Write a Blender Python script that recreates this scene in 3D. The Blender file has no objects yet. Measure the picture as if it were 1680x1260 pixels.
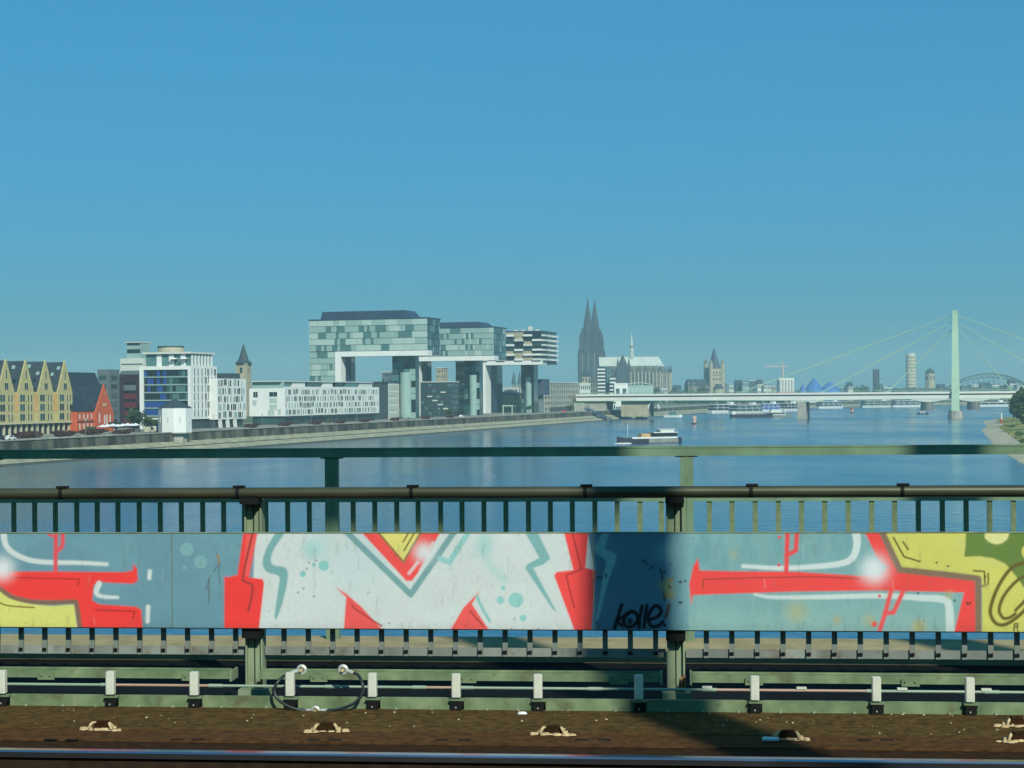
import bpy, math, random
import numpy as np
from mathutils import Vector, Matrix
random.seed(7)
rng = np.random.default_rng(7)
sc = bpy.context.scene
col = sc.collection
rad = math.radians

# ------------------------------------------------------------------ camera
FPX, CX, HY = 2800.0, 840.0, 648.0        # focal length and principal point, photograph pixels (1680 x 1260)
YAW, ROLL, CAMZ = rad(5.5), 0.0083, 18.0
fwd = Vector((-math.sin(YAW), math.cos(YAW), 0))
rgt = Vector((math.cos(YAW), math.sin(YAW), 0))
upv = Vector((0, 0, 1))
RV = rgt * math.cos(ROLL) - upv * math.sin(ROLL)
UV = upv * math.cos(ROLL) + rgt * math.sin(ROLL)
CAM = Vector((0, 0, CAMZ))
cd = bpy.data.cameras.new('camera'); cam = bpy.data.objects.new('camera', cd); col.objects.link(cam)
cd.sensor_width = 36; cd.lens = FPX / 1680 * 36
cd.shift_y = (HY - 630) / 1680
cd.clip_start = 0.1; cd.clip_end = 60000
cam.matrix_world = Matrix(((RV.x, UV.x, -fwd.x, CAM.x), (RV.y, UV.y, -fwd.y, CAM.y), (RV.z, UV.z, -fwd.z, CAM.z), (0, 0, 0, 1)))
sc.camera = cam

# ------------------------------------------------------------------ sky, sun, exposure
SUN_AZ, SUN_EL = rad(152.7), rad(36)       # clockwise from +Y
w = bpy.data.worlds.new('World'); sc.world = w; w.use_nodes = True
wn = w.node_tree.nodes; wl = w.node_tree.links
bg = wn['Background']
sky = wn.new('ShaderNodeTexSky'); sky.sky_type = 'NISHITA'; sky.sun_disc = False
sky.sun_elevation = SUN_EL; sky.sun_rotation = SUN_AZ
sky.air_density = 1.0; sky.dust_density = 2.2; sky.ozone_density = 1.6
gam = wn.new('ShaderNodeGamma'); gam.inputs[1].default_value = 0.5; wl.new(sky.outputs[0], gam.inputs[0])
tint = wn.new('ShaderNodeMix'); tint.data_type = 'RGBA'; tint.blend_type = 'MULTIPLY'; tint.inputs[0].default_value = 1
wl.new(gam.outputs[0], tint.inputs[6]); tint.inputs[7].default_value = (0.275, 1.54, 2.50, 1)
wl.new(tint.outputs[2], bg.inputs[0]); bg.inputs[1].default_value = 0.10
sl = bpy.data.lights.new('sun', 'SUN'); so = bpy.data.objects.new('sun', sl); col.objects.link(so)
sl.energy = 5.0; sl.angle = rad(0.4); sl.color = (1.0, 0.97, 0.86)
sdir = Vector((math.sin(SUN_AZ) * math.cos(SUN_EL), math.cos(SUN_AZ) * math.cos(SUN_EL), math.sin(SUN_EL)))
so.rotation_euler = sdir.to_track_quat('Z', 'Y').to_euler(); so.location = (60, -120, 120)
sc.view_settings.view_transform = 'Standard'; sc.view_settings.look = 'None'
sc.view_settings.exposure = 0.0; sc.view_settings.gamma = 1
sc.render.engine = 'CYCLES'
sc.cycles.use_denoising = True
sc.cycles.max_bounces = 6; sc.cycles.diffuse_bounces = 2; sc.cycles.volume_bounces = 1; sc.cycles.transparent_max_bounces = 6
sc.cycles.caustics_reflective = False; sc.cycles.caustics_refractive = False

# ------------------------------------------------------------------ photograph pixel -> place
def ray(px, py): return fwd + RV * ((px - CX) / FPX) + UV * ((HY - py) / FPX)
def at(px, py, D): return CAM + ray(px, py) * D                       # depth D along the view axis
def hz(px): return HY - ROLL * (px - CX)
def ground(px, py, z=0.0):
    r = ray(px, py); return CAM + r * ((z - CAMZ) / r.z)
def onp(px, py, p):                                                    # on the bridge-parallel plane y = p
    r = ray(px, py); return CAM + r * (p / r.y)
def cw(X, D, z=0.0): v = rgt * X + fwd * D; return Vector((v.x, v.y, z))
def zof(px, py, D): return CAMZ + (hz(px) - py) / FPX * D
# left bank frame: t runs downstream along the water's edge, s inland
BO = (-137.5, 458.0); ET = (0.2741, 0.9617); ES = (-0.9617, 0.2741)
BANG = math.atan2(ET[1], ET[0]) + YAW
QZ = 6.3
def bk(t, s): return (BO[0] + t * ET[0] + s * ES[0], BO[1] + t * ET[1] + s * ES[1])
def bw(t, s, z=QZ): x, d = bk(t, s); return cw(x, d, z)
def t_of(px, s):
    a = (px - CX) / FPX
    return (a * (BO[1] + s * ES[1]) - BO[0] - s * ES[0]) / (ET[0] - a * ET[1])
def s_of(px, t):
    a = (px - CX) / FPX
    return (a * (BO[1] + t * ET[1]) - BO[0] - t * ET[0]) / (ES[0] - a * ES[1])

# ------------------------------------------------------------------ materials
def srgb(r, g, b):
    return tuple(((c / 255) / 12.92 if c / 255 <= 0.04045 else ((c / 255 + 0.055) / 1.055) ** 2.4) for c in (r, g, b))
MATS = {}
def mat(name, c, rough=0.6, metal=0.0, var=0.15, scale=1.0, bump=0.0, spec=0.4, detail=4, stretch=None, c2=None, thr=None, rust=0.0):
    if name in MATS: return MATS[name]
    m = bpy.data.materials.new(name); m.use_nodes = True; MATS[name] = m
    n = m.node_tree.nodes; l = m.node_tree.links
    b = n['Principled BSDF']; b.inputs['Roughness'].default_value = rough; b.inputs['Metallic'].default_value = metal
    b.inputs['Specular IOR Level'].default_value = spec
    tc = n.new('ShaderNodeTexCoord'); mp = n.new('ShaderNodeMapping'); l.new(tc.outputs['Object'], mp.inputs[0])
    if stretch: mp.inputs['Scale'].default_value = stretch
    nz = n.new('ShaderNodeTexNoise'); nz.inputs['Scale'].default_value = scale; nz.inputs['Detail'].default_value = detail
    l.new(mp.outputs[0], nz.inputs['Vector'])
    rp = n.new('ShaderNodeValToRGB'); l.new(nz.outputs[0], rp.inputs[0])
    lo = tuple(x * (1 - var) for x in c); hi = tuple(min(x * (1 + var), 0.95) for x in c)
    if c2 is not None: hi = c2
    a, z = thr if thr else (0.3, 0.7)
    rp.color_ramp.elements[0].position = a; rp.color_ramp.elements[1].position = z
    rp.color_ramp.elements[0].color = (*lo, 1); rp.color_ramp.elements[1].color = (*hi, 1)
    if rust:
        n2 = n.new('ShaderNodeTexNoise'); n2.inputs['Scale'].default_value = 3.5; n2.inputs['Detail'].default_value = 12; n2.inputs['Roughness'].default_value = .7; l.new(tc.outputs['Object'], n2.inputs['Vector'])
        r2 = n.new('ShaderNodeValToRGB'); l.new(n2.outputs[0], r2.inputs[0]); r2.color_ramp.elements[0].position = .54; r2.color_ramp.elements[1].position = .68
        r2.color_ramp.elements[1].color = (rust, rust, rust, 1)
        mx = n.new('ShaderNodeMix'); mx.data_type = 'RGBA'; l.new(r2.outputs[0], mx.inputs[0]); l.new(rp.outputs[0], mx.inputs[6]); mx.inputs[7].default_value = (0.09, 0.055, 0.025, 1)
        l.new(mx.outputs[2], b.inputs['Base Color'])
    else: l.new(rp.outputs[0], b.inputs['Base Color'])
    if bump:
        bp = n.new('ShaderNodeBump'); bp.inputs['Strength'].default_value = bump; bp.inputs['Distance'].default_value = 0.02
        l.new(nz.outputs[0], bp.inputs['Height']); l.new(bp.outputs[0], b.inputs['Normal'])
    return m
M = {}
def dm(k, c, *a, **kw): M[k] = mat(k, tuple(x * 0.86 for x in c), *a, **kw)
# city
dm('white', (0.76, 0.79, 0.73), 0.7, var=0.05, scale=0.3)
dm('offwhite', (0.60, 0.64, 0.56), 0.7, var=0.07, scale=0.3)
dm('cream', (0.52, 0.50, 0.35), 0.8, var=0.12, scale=0.4)
dm('yellow', (0.47, 0.43, 0.19), 0.8, var=0.12, scale=0.5)
dm('orange', (0.56, 0.36, 0.14), 0.8, var=0.12, scale=0.5)
dm('slate', (0.035, 0.055, 0.065), 0.65, var=0.25, scale=0.8)
dm('slate2', (0.02, 0.035, 0.05), 0.65, var=0.3, scale=0.6)
dm('brick_red', (0.55, 0.105, 0.035), 0.8, var=0.2, scale=1.2)
dm('darkred', (0.13, 0.018, 0.032), 0.6, var=0.2, scale=0.8)
dm('darkpurple', (0.035, 0.02, 0.035), 0.6, var=0.2, scale=0.8)
dm('greyblue', (0.13, 0.17, 0.18), 0.6, var=0.15, scale=0.5)
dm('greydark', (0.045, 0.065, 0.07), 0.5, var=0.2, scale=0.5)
dm('glass_dark', (0.012, 0.028, 0.032), 0.12, var=0.4, scale=0.15, spec=0.8)
dm('glass_mid', (0.035, 0.085, 0.085), 0.15, var=0.3, scale=0.15, spec=0.8)
dm('glass_teal', (0.09, 0.20, 0.185), 0.2, var=0.2, scale=0.15, spec=0.8)
dm('glass_light', (0.30, 0.44, 0.39), 0.3, var=0.12, scale=0.15, spec=0.7)
dm('glass_pale', (0.42, 0.55, 0.48), 0.35, var=0.08, scale=0.15, spec=0.6)
dm('glass_blue', (0.03, 0.09, 0.33), 0.25, var=0.4, scale=0.3, spec=0.6)
dm('roofblue', (0.03, 0.055, 0.10), 0.5, var=0.2, scale=0.3)
dm('mullion', (0.06, 0.10, 0.10), 0.5, var=0.1)
dm('stone_dark', (0.028, 0.032, 0.045), 0.85, var=0.45, scale=0.12)
dm('stone_mid', (0.17, 0.165, 0.13), 0.85, var=0.35, scale=0.15)
dm('stone_light', (0.40, 0.37, 0.25), 0.85, var=0.2, scale=0.3)
dm('leadroof', (0.52, 0.58, 0.50), 0.5, var=0.1, scale=0.1)
dm('bridgegreen', (0.36, 0.53, 0.37), 0.6, var=0.06, scale=0.1)
dm('bridgewhite', (0.74, 0.76, 0.66), 0.6, var=0.06, scale=0.1)
dm('concrete', (0.36, 0.36, 0.29), 0.85, var=0.2, scale=0.4)
dm('blue_tent', (0.04, 0.16, 0.42), 0.6, var=0.2, scale=0.1)
dm('darkgreen_steel', (0.05, 0.10, 0.075), 0.6, var=0.2, scale=0.3)
dm('shipwhite', (0.72, 0.75, 0.70), 0.4, var=0.05, scale=0.5)
dm('shipdark', (0.03, 0.035, 0.05), 0.5, var=0.3, scale=0.5)
dm('shipgrey', (0.22, 0.25, 0.22), 0.6, var=0.25, scale=0.6)
dm('red_paint', (0.55, 0.06, 0.04), 0.5, var=0.15, scale=3)
dm('pinkish', (0.62, 0.42, 0.34), 0.6, var=0.15, scale=3)
dm('copper_leaf', (0.075, 0.03, 0.025), 0.8, var=0.5, scale=3)
dm('leaf', (0.06, 0.11, 0.03), 0.7, var=0.4, scale=0.4)
dm('leaf_dark', (0.028, 0.062, 0.024), 0.75, var=0.45, scale=0.25)
dm('leaf_light', (0.10, 0.17, 0.045), 0.7, var=0.35, scale=0.5)
dm('bark', (0.06, 0.045, 0.03), 0.9, var=0.3, scale=3)
dm('white_cloth', (0.78, 0.80, 0.77), 0.8, var=0.04)
dm('wall_stone', (0.06, 0.075, 0.055), 0.9, var=0.6, scale=0.22, stretch=(1, 1, 0.3), detail=10, c2=(0.15, 0.155, 0.11), thr=(0.4, 0.75))
dm('revet', (0.32, 0.33, 0.21), 0.9, var=0.3, scale=0.3, detail=12, bump=0.3)
dm('revet_dark', (0.06, 0.065, 0.045), 0.9, var=0.4, scale=0.6, detail=8)
dm('paving', (0.25, 0.26, 0.20), 0.9, var=0.25, scale=0.2)
dm('landgrass', (0.10, 0.13, 0.06), 0.95, var=0.35, scale=0.02, detail=8)
dm('beach', (0.46, 0.42, 0.28), 0.95, var=0.2, scale=0.12, detail=10)
dm('meadow', (0.17, 0.25, 0.055), 0.95, var=0.3, scale=0.08, c2=(0.34, 0.31, 0.10), detail=9)
# bridge in front
dm('steel_green', (0.125, 0.20, 0.10), 0.6, var=0.25, scale=6, detail=9, c2=(0.20, 0.265, 0.14), rust=0.75, spec=0.2)
dm('steel_teal', (0.16, 0.25, 0.15), 0.5, var=0.18, scale=5, detail=8, spec=0.2)
dm('rail_pipe', (0.07, 0.075, 0.042), 0.42, metal=0.35, var=0.3, scale=9, detail=8, stretch=(0.2, 1, 1))
dm('post_steel', (0.22, 0.28, 0.17), 0.6, var=0.25, scale=7, detail=8, stretch=(1, 1, 0.3), rust=0.7, spec=0.2)
dm('picket_steel', (0.20, 0.23, 0.20), 0.55, var=0.2, scale=9, detail=6, spec=0.2)
dm('strip_galv', (0.25, 0.28, 0.24), 0.5, metal=0.2, var=0.45, scale=2.2, detail=8, stretch=(1, 1, 0.3), rust=0.6, spec=0.2)
dm('rust', (0.30, 0.10, 0.03), 0.9, var=0.4, scale=20, detail=8)
dm('black_steel', (0.012, 0.013, 0.012), 0.6, var=0.3, scale=10, spec=0.08)
dm('dark_under_shade', (0.008, 0.010, 0.010), 0.8, var=0.3, scale=3, spec=0.08)
dm('cover_white', (0.62, 0.64, 0.52), 0.5, var=0.08, scale=14)
dm('deckdirt', (0.088, 0.054, 0.017), 0.95, var=0.45, scale=22, detail=12, bump=0.5, spec=0.08)
dm('rustdirt', (0.085, 0.042, 0.015), 0.95, var=0.4, scale=16, detail=12, bump=0.4, spec=0.08)
dm('rustdark', (0.036, 0.018, 0.007), 0.95, var=0.4, scale=16, detail=12, bump=0.4, spec=0.08)
dm('rail_web', (0.03, 0.02, 0.012), 0.8, var=0.3, scale=12, spec=0.08)
dm('rail_head', (0.42, 0.46, 0.52), 0.25, metal=1.0, var=0.2, scale=8, stretch=(0.1, 1, 1))
dm('walk_floor', (0.36, 0.31, 0.17), 0.9, var=0.2, scale=4, detail=10, spec=0.08)
dm('clip_cream', (0.55, 0.42, 0.22), 0.8, var=0.25, scale=30)
dm('cable_rubber', (0.02, 0.03, 0.03), 0.35, var=0.2, scale=20)
dm('lug_metal', (0.55, 0.60, 0.52), 0.4, metal=0.4, var=0.1, scale=20)
dm('conduit_green', (0.28, 0.38, 0.27), 0.5, var=0.1, scale=5)
dm('conduit_pink', (0.42, 0.29, 0.21), 0.5, var=0.1, scale=5)
dm('stone_bit', (0.45, 0.40, 0.25), 0.9, var=0.3, scale=40)

# ------------------------------------------------------------------ mesh helpers
class MB:
    def __init__(s): s.v = []; s.f = []; s.m = []; s.mats = []
    def mi(s, m):
        m = M[m] if isinstance(m, str) else m
        if m not in s.mats: s.mats.append(m)
        return s.mats.index(m)
    def add(s, vs, fs, m):
        o = len(s.v); s.v += [tuple(p) for p in vs]; k = s.mi(m)
        for f in fs: s.f.append([i + o for i in f]); s.m.append(k)
        return s
    def box(s, x0, x1, y0, y1, z0, z1, m):
        return s.add([(x0, y0, z0), (x1, y0, z0), (x1, y1, z0), (x0, y1, z0), (x0, y0, z1), (x1, y0, z1), (x1, y1, z1), (x0, y1, z1)],
                     [(3, 2, 1, 0), (4, 5, 6, 7), (0, 1, 5, 4), (1, 2, 6, 5), (2, 3, 7, 6), (3, 0, 4, 7)], m)
    def prism(s, poly, z0, z1, m):                       # polygon in xy, counter-clockwise
        n = len(poly)
        vs = [(x, y, z0) for x, y in poly] + [(x, y, z1) for x, y in poly]
        fs = [tuple(reversed(range(n))), tuple(range(n, 2 * n))] + [(i, (i + 1) % n, n + (i + 1) % n, n + i) for i in range(n)]
        return s.add(vs, fs, m)
    def extrude(s, poly, axis, a0, a1, m):               # polygon in the plane across axis ('x': (y,z), 'y': (x,z))
        n = len(poly)
        if axis == 'x': vs = [(a0, p, q) for p, q in poly] + [(a1, p, q) for p, q in poly]
        else: vs = [(p, a0, q) for p, q in poly] + [(p, a1, q) for p, q in poly]
        fs = [tuple(range(n)), tuple(reversed(range(n, 2 * n)))] + [(i, n + i, n + (i + 1) % n, (i + 1) % n) for i in range(n)]
        return s.add(vs, fs, m)
    def frust(s, cx, cy, z0, z1, r0, r1, n, m, rot=None, sy=1.0):
        rot = math.pi / n if rot is None else rot
        vs = []
        for z, r in ((z0, r0), (z1, r1)):
            for k in range(n):
                a = rot + 2 * math.pi * k / n
                vs.append((cx + r * math.cos(a), cy + r * math.sin(a) * sy, z))
        fs = [tuple(reversed(range(n))), tuple(range(n, 2 * n))] + [(i, (i + 1) % n, n + (i + 1) % n, n + i) for i in range(n)]
        return s.add(vs, fs, m)
    def bar(s, p, q, r, m, n=6, r1=None):                # round bar between two points
        p = Vector(p); q = Vector(q); d = (q - p)
        if d.length < 1e-6: return s
        z = d.normalized(); x = z.orthogonal().normalized(); y = z.cross(x); r1 = r if r1 is None else r1
        vs = []
        for c, rr in ((p, r), (q, r1)):
            for k in range(n):
                a = 2 * math.pi * k / n; vs.append(c + x * rr * math.cos(a) + y * rr * math.sin(a))
        fs = [tuple(reversed(range(n))), tuple(range(n, 2 * n))] + [(i, (i + 1) % n, n + (i + 1) % n, n + i) for i in range(n)]
        return s.add(vs, fs, m)
    def beam(s, p, q, w, h, m):                          # rectangular bar, h is vertical-ish
        p = Vector(p); q = Vector(q); d = (q - p).normalized()
        side = d.cross(upv)
        side = Vector((1, 0, 0)) if side.length < 1e-4 else side.normalized()
        u = side.cross(d).normalized()
        vs = []
        for c in (p, q):
            vs += [c - side * w / 2 - u * h / 2, c + side * w / 2 - u * h / 2, c + side * w / 2 + u * h / 2, c - side * w / 2 + u * h / 2]
        return s.add(vs, [(0, 3, 2, 1), (4, 5, 6, 7), (0, 1, 5, 4), (1, 2, 6, 5), (2, 3, 7, 6), (3, 0, 4, 7)], m)
    def tube(s, pts, r, m, n=8):
        pts = [Vector(p) for p in pts]; vs = []; prev = None
        for i, p in enumerate(pts):
            d = (pts[min(i + 1, len(pts) - 1)] - pts[max(i - 1, 0)]).normalized()
            x = d.orthogonal().normalized() if prev is None else (prev - d * prev.dot(d)).normalized()
            prev = x; y = d.cross(x); rr = r[i] if isinstance(r, (list, tuple)) else r
            for k in range(n):
                a = 2 * math.pi * k / n; vs.append(p + x * rr * math.cos(a) + y * rr * math.sin(a))
        fs = [(i * n + k, i * n + (k + 1) % n, (i + 1) * n + (k + 1) % n, (i + 1) * n + k) for i in range(len(pts) - 1) for k in range(n)]
        fs += [tuple(reversed(range(n))), tuple(range((len(pts) - 1) * n, len(pts) * n))]
        return s.add(vs, fs, m)
    def mesh(s, name):
        me = bpy.data.meshes.new(name); me.from_pydata(s.v, [], s.f)
        for m in s.mats: me.materials.append(m)
        me.polygons.foreach_set('material_index', s.m); me.update()
        return me
    def build(s, name, parent=None, smooth=False):
        me = s.mesh(name)
        if smooth: me.shade_smooth()
        return link(name, me, parent)
def link(name, me, parent=None, loc=None, rot=None, scl=None):
    o = bpy.data.objects.new(name, me); col.objects.link(o)
    if parent is not None: o.parent = parent
    if loc is not None: o.location = loc
    if rot is not None: o.rotation_euler = rot
    if scl is not None: o.scale = scl
    return o
def tag(o, label, cat, group=None):
    o['label'] = label; o['category'] = cat
    if group: o['group'] = group
    return o
def thing(name, label, cat, loc=(0, 0, 0), rz=0.0, group=None):
    return tag(link(name, None, None, loc, (0, 0, rz)), label, cat, group)
def struct(o): o['kind'] = 'structure'; return o
CACHE = {}
def shared(key, fn):
    if key not in CACHE: CACHE[key] = fn()
    return CACHE[key]
def ubox(m):                                             # unit box mesh: centred in x,y, base at z 0
    return shared(('ubox', m), lambda: MB().box(-.5, .5, -.5, .5, 0, 1, m).mesh('block'))
def put(name, m, parent, x0, x1, y0, y1, z0, z1):        # a box part that shares the unit mesh
    return link(name, ubox(m), parent, ((x0 + x1) / 2, (y0 + y1) / 2, z0), None, (x1 - x0, y1 - y0, z1 - z0))
def wmesh(w_, h_, face, fm, gm, fr=0.12):
    # window: frame ring standing proud of the wall with a pane set back inside it; face R looks to -y, S looks to -x
    def mk():
        b = MB(); d = 0.10
        def bx(a0, a1, z0, z1, d0, d1, m):
            if face == 'R': b.box(a0, a1, -d1, -d0, z0, z1, m)
            else: b.box(-d1, -d0, a0, a1, z0, z1, m)
        bx(-w_/2, w_/2, 0, h_, 0.0, 0.03, gm)
        bx(-w_/2 - fr, -w_/2, -fr, h_ + fr, 0, d, fm); bx(w_/2, w_/2 + fr, -fr, h_ + fr, 0, d, fm)
        bx(-w_/2, w_/2, -fr, 0, 0, d + 0.05, fm); bx(-w_/2, w_/2, h_, h_ + fr, 0, d, fm)
        if w_ > 1.6: bx(-0.04, 0.04, 0, h_, 0.03, 0.07, fm)
        return b.mesh('window')
    return shared(('win', round(w_, 2), round(h_, 2), face, fm, gm, fr), mk)
def win(parent, face, a, z, w_, h_, gm='glass_dark', fm='white', off=0.0, fr=0.07):
    loc = (a, -off, z) if face == 'R' else (-off, a, z)
    return link('window', wmesh(w_, h_, face, fm, gm, fr), parent, loc)

# ================================================================== river, banks, ground
def water_material():
    m = bpy.data.materials.new('water'); m.use_nodes = True; n = m.node_tree.nodes; l = m.node_tree.links
    b = n['Principled BSDF']; b.inputs['Roughness'].default_value = 0.13; b.inputs['IOR'].default_value = 1.33
    b.inputs['Base Color'].default_value = (0.006, 0.085, 0.16, 1)
    tc = n.new('ShaderNodeTexCoord')
    mp = n.new('ShaderNodeMapping'); l.new(tc.outputs['Object'], mp.inputs[0]); mp.inputs['Scale'].default_value = (1, 0.35, 1); mp.inputs['Rotation'].default_value = (0, 0, -0.2)
    nz = n.new('ShaderNodeTexNoise'); nz.inputs['Scale'].default_value = 0.02; nz.inputs['Detail'].default_value = 6; l.new(mp.outputs[0], nz.inputs['Vector'])
    mr = n.new('ShaderNodeMapRange'); mr.inputs['From Min'].default_value = .35; mr.inputs['From Max'].default_value = .65; mr.inputs['To Min'].default_value = 0.07; mr.inputs['To Max'].default_value = 0.19
    l.new(nz.outputs[0], mr.inputs[0]); l.new(mr.outputs[0], b.inputs['Roughness'])
    acc = None
    for sc_, dist, st in ((0.35, 0.26, (1, 1, 1)), (1.7, 0.09, (1, 0.8, 1)), (0.045, 0.7, (1, 0.6, 1))):
        mp = n.new('ShaderNodeMapping'); l.new(tc.outputs['Object'], mp.inputs[0]); mp.inputs['Scale'].default_value = st
        nz = n.new('ShaderNodeTexNoise'); nz.inputs['Scale'].default_value = sc_; nz.inputs['Detail'].default_value = 3
        l.new(mp.outputs[0], nz.inputs['Vector'])
        bp = n.new('ShaderNodeBump'); bp.inputs['Strength'].default_value = 0.55; bp.inputs['Distance'].default_value = dist
        l.new(nz.outputs[0], bp.inputs['Height'])
        if acc is not None: l.new(acc.outputs[0], bp.inputs['Normal'])
        acc = bp
    l.new(acc.outputs[0], b.inputs['Normal'])
    return m
wm = water_material(); M['water'] = wm
b = MB(); b.add([(-9500, -3000, 0), (9500, -3000, 0), (9500, 9500, 0), (-9500, 9500, 0)], [(0, 1, 2, 3)], 'water')
struct(b.build('river_water'))

def offs(line, s):                                       # offset a polyline (X, D) to its left by s
    out = []
    for i, p in enumerate(line):
        a = line[max(i - 1, 0)]; c = line[min(i + 1, len(line) - 1)]
        dx, dy = c[0] - a[0], c[1] - a[1]; k = math.hypot(dx, dy)
        out.append((p[0] - dy / k * s, p[1] + dx / k * s))
    return out
left_line = [bk(t, 0) for t in range(-900, 1351, 75)] + [(285, 1850), (350, 1960), (425, 2075), (516, 2190), (640, 2285), (800, 2360), (1100, 2440), (1500, 2500), (3500, 2600), (9000, 2700)]
def ribbon(line, prof, m_for):
    b = MB(); rows = [[cw(*p, z) for p in offs(line, s)] for s, z in prof]
    for k in range(len(prof) - 1):
        vs = rows[k] + rows[k + 1]; n = len(line)
        b.add(vs, [(i, i + 1, n + i + 1, n + i) for i in range(n - 1)], m_for(k))
    return b
struct(ribbon(left_line, [(-2.5, -1.5), (-0.4, 0.15), (0.2, 0.5), (3.4, 1.7), (4.1, 1.75), (4.3, 2.05), (8.1, 3.4), (8.6, 3.45)],
              lambda k: ['revet_dark', 'revet_dark', 'revet', 'concrete', 'revet_dark', 'revet', 'revet'][k]).build('river_embankment'))
# quay wall: a thing of stone with a coping, straight stretch and far bend
qw = thing('quay_wall', 'long dark stone quay wall above the sloping river embankment', 'wall')
ribbon(left_line[:-2], [(8.0, 3.2), (8.25, QZ - 0.02), (8.8, QZ - 0.02)], lambda k: 'wall_stone').build('stone_face', qw)
ribbon(left_line[:-2], [(7.95, QZ - 0.02), (7.95, QZ + 0.3), (8.7, QZ + 0.3), (8.7, QZ)], lambda k: 'concrete').build('coping', qw)
struct(ribbon(left_line[:-1], [(8.5, QZ), (75, QZ)], lambda k: 'paving').build('promenade'))
inner = offs(left_line[:-1], 74)
b = MB(); b.add([cw(*p, QZ - 0.06) for p in inner] + [cw(9200, 2750, QZ - 0.06), cw(9000, 9000, QZ - 0.06), cw(-9000, 9000, QZ - 0.06), cw(-9000, -900, QZ - 0.06)], [tuple(range(len(inner) + 4))], 'landgrass')
struct(b.build('city_ground'))
right_line = [(40, -400), (70, 150), (122, 406), (152, 538), (172, 615), (190, 686), (214, 780), (236, 850), (252, 908), (264, 960), (285, 1030), (316, 1105), (400, 1280), (560, 1600), (800, 1900), (1400, 2150), (9000, 2300)]
struct(ribbon(right_line, [(2, -1), (-0.6, 0.15), (-5.5, 0.8), (-8.6, 1.2)], lambda k: 'beach').build('river_beach'))
struct(ribbon(right_line, [(-8.2, 1.16), (-25, 3.2), (-70, 4.4), (-220, 5.0)], lambda k: 'meadow').build('river_meadow'))
inner = offs(right_line, -215)
b = MB(); b.add([cw(*p, 4.9) for p in inner] + [cw(9000, -400, 4.9)], [tuple(reversed(range(len(inner) + 1)))], 'landgrass')
struct(b.build('east_ground'))

# ================================================================== the bridge we stand on
DZ = CAMZ - 1.93                                          # track deck level
U0, U1 = -26.0, 26.0
def boxs(name, x0, x1, y0, y1, z0, z1, m, parent=None): return MB().box(x0, x1, y0, y1, z0, z1, m).build(name, parent)
b = MB()
b.box(U0, U1, 9.72, 10.42, DZ - 0.35, DZ, 'deckdirt')
b.box(U0, U1, 9.40, 9.718, DZ - 0.35, DZ - 0.004, 'rustdirt')
b.box(U0, U1, 9.12, 9.398, DZ - 0.35, DZ - 0.012, 'rustdark')
b.box(U0, U1, -9.0, 9.118, DZ - 0.5, DZ - 0.11, 'rustdark')
struct(b.build('bridge_deck'))
b = MB(); b.box(U0, U1, 12.45, 13.2, DZ - 0.12, DZ + 0.05, 'walk_floor'); b.box(U0, U1, 10.98, 12.449, DZ - 0.12, DZ - 0.03, 'dark_under_shade'); b.box(U0, U1, 13.12, 13.19, DZ - 1.5, DZ - 0.121, 'dark_under_shade')  # near floor strip coloured near-black to carry the panel's shadow
b.box(U0, U1, 10.97, 13.1, DZ - 0.16, DZ - 0.122, 'dark_under_shade')
for k in range(-6, 7): b.box(k * 4.1 - 0.1, k * 4.1 + 0.1, 10.2, 13.1, DZ - 1.3, DZ - 0.36, 'dark_under_shade')
struct(b.build('walkway'))
# the running rail
rl = thing('rail', 'polished steel running rail beside the brown track deck', 'rail', (0, 8.84, DZ - 0.11))
pr = [(-0.07, 0), (0.07, 0), (0.07, 0.012), (0.012, 0.03), (0.012, 0.115), (0.036, 0.13)]
full = pr + [(-0.036, 0.13), (-0.012, 0.115), (-0.012, 0.03), (-0.07, 0.012)]
MB().extrude(full, 'x', U0, U1, 'rail_web').build('web', rl)
MB().extrude([(-0.036, 0.1302), (0.036, 0.1302), (0.036, 0.158), (0.028, 0.167), (-0.028, 0.167), (-0.036, 0.158)], 'x', U0, U1, 'rail_head').build('head', rl)

# ---- near railing with the painted panel
PN = 10.85
def uz(px, py, p): v = onp(px, py, p); return v.x, v.z
nr = thing('bridge_railing', 'green railing carrying the graffiti panel, along the near side of the walkway', 'railing', (0, PN, DZ))
NZ = lambda py, p=PN, px=840: uz(px, py, p)[1] - DZ       # height over the deck
pt, pb = NZ(874.6), NZ(1032.4)                            # panel top and bottom
upn = lambda px, py=960, p=PN: uz(px, py, p)[0]
post_u = [upn(410), upn(1108)]; dpost = post_u[1] - post_u[0]
posts = [post_u[0] + dpost * k for k in range(-3, 5)]
EX0, EX1 = posts[0] - 0.3, posts[-1] + 0.3
for u in posts:
    o = MB().box(-0.057, 0.057, 0.115, 0.19, 0.03, NZ(812), 'post_steel').box(-0.057, -0.045, 0.09, 0.114, 0.03, NZ(812), 'post_steel').box(0.045, 0.057, 0.09, 0.114, 0.03, NZ(812), 'post_steel').box(-0.003, 0.003, 0.111, 0.1149, 0.03, NZ(812), 'black_steel').build('post', nr); o.location.x = u
    MB().box(-0.062, 0.062, 0.02, 0.112, pb - 0.07, pb - 0.004, 'black_steel').build('panel_bracket', nr).location.x = u
    MB().box(-0.06, 0.06, -0.02, 0.112, NZ(826), NZ(815), 'black_steel').build('rail_saddle', nr).location.x = u
    MB().extrude([(0.02, 0.03), (0.056, 0.03), (0.054, 0.15), (0.045, 0.12), (0.035, 0.13), (0.028, 0.07)], 'y', 0.086, 0.0895, 'rust').build('rust_patch', nr).location.x = u
    MB().box(-0.09, 0.09, 0.02, 0.21, -0.10, 0.029, 'post_steel').build('foot_plate', nr).location.x = u
pz = NZ(807.5)
b = MB(); seg = 40
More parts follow.
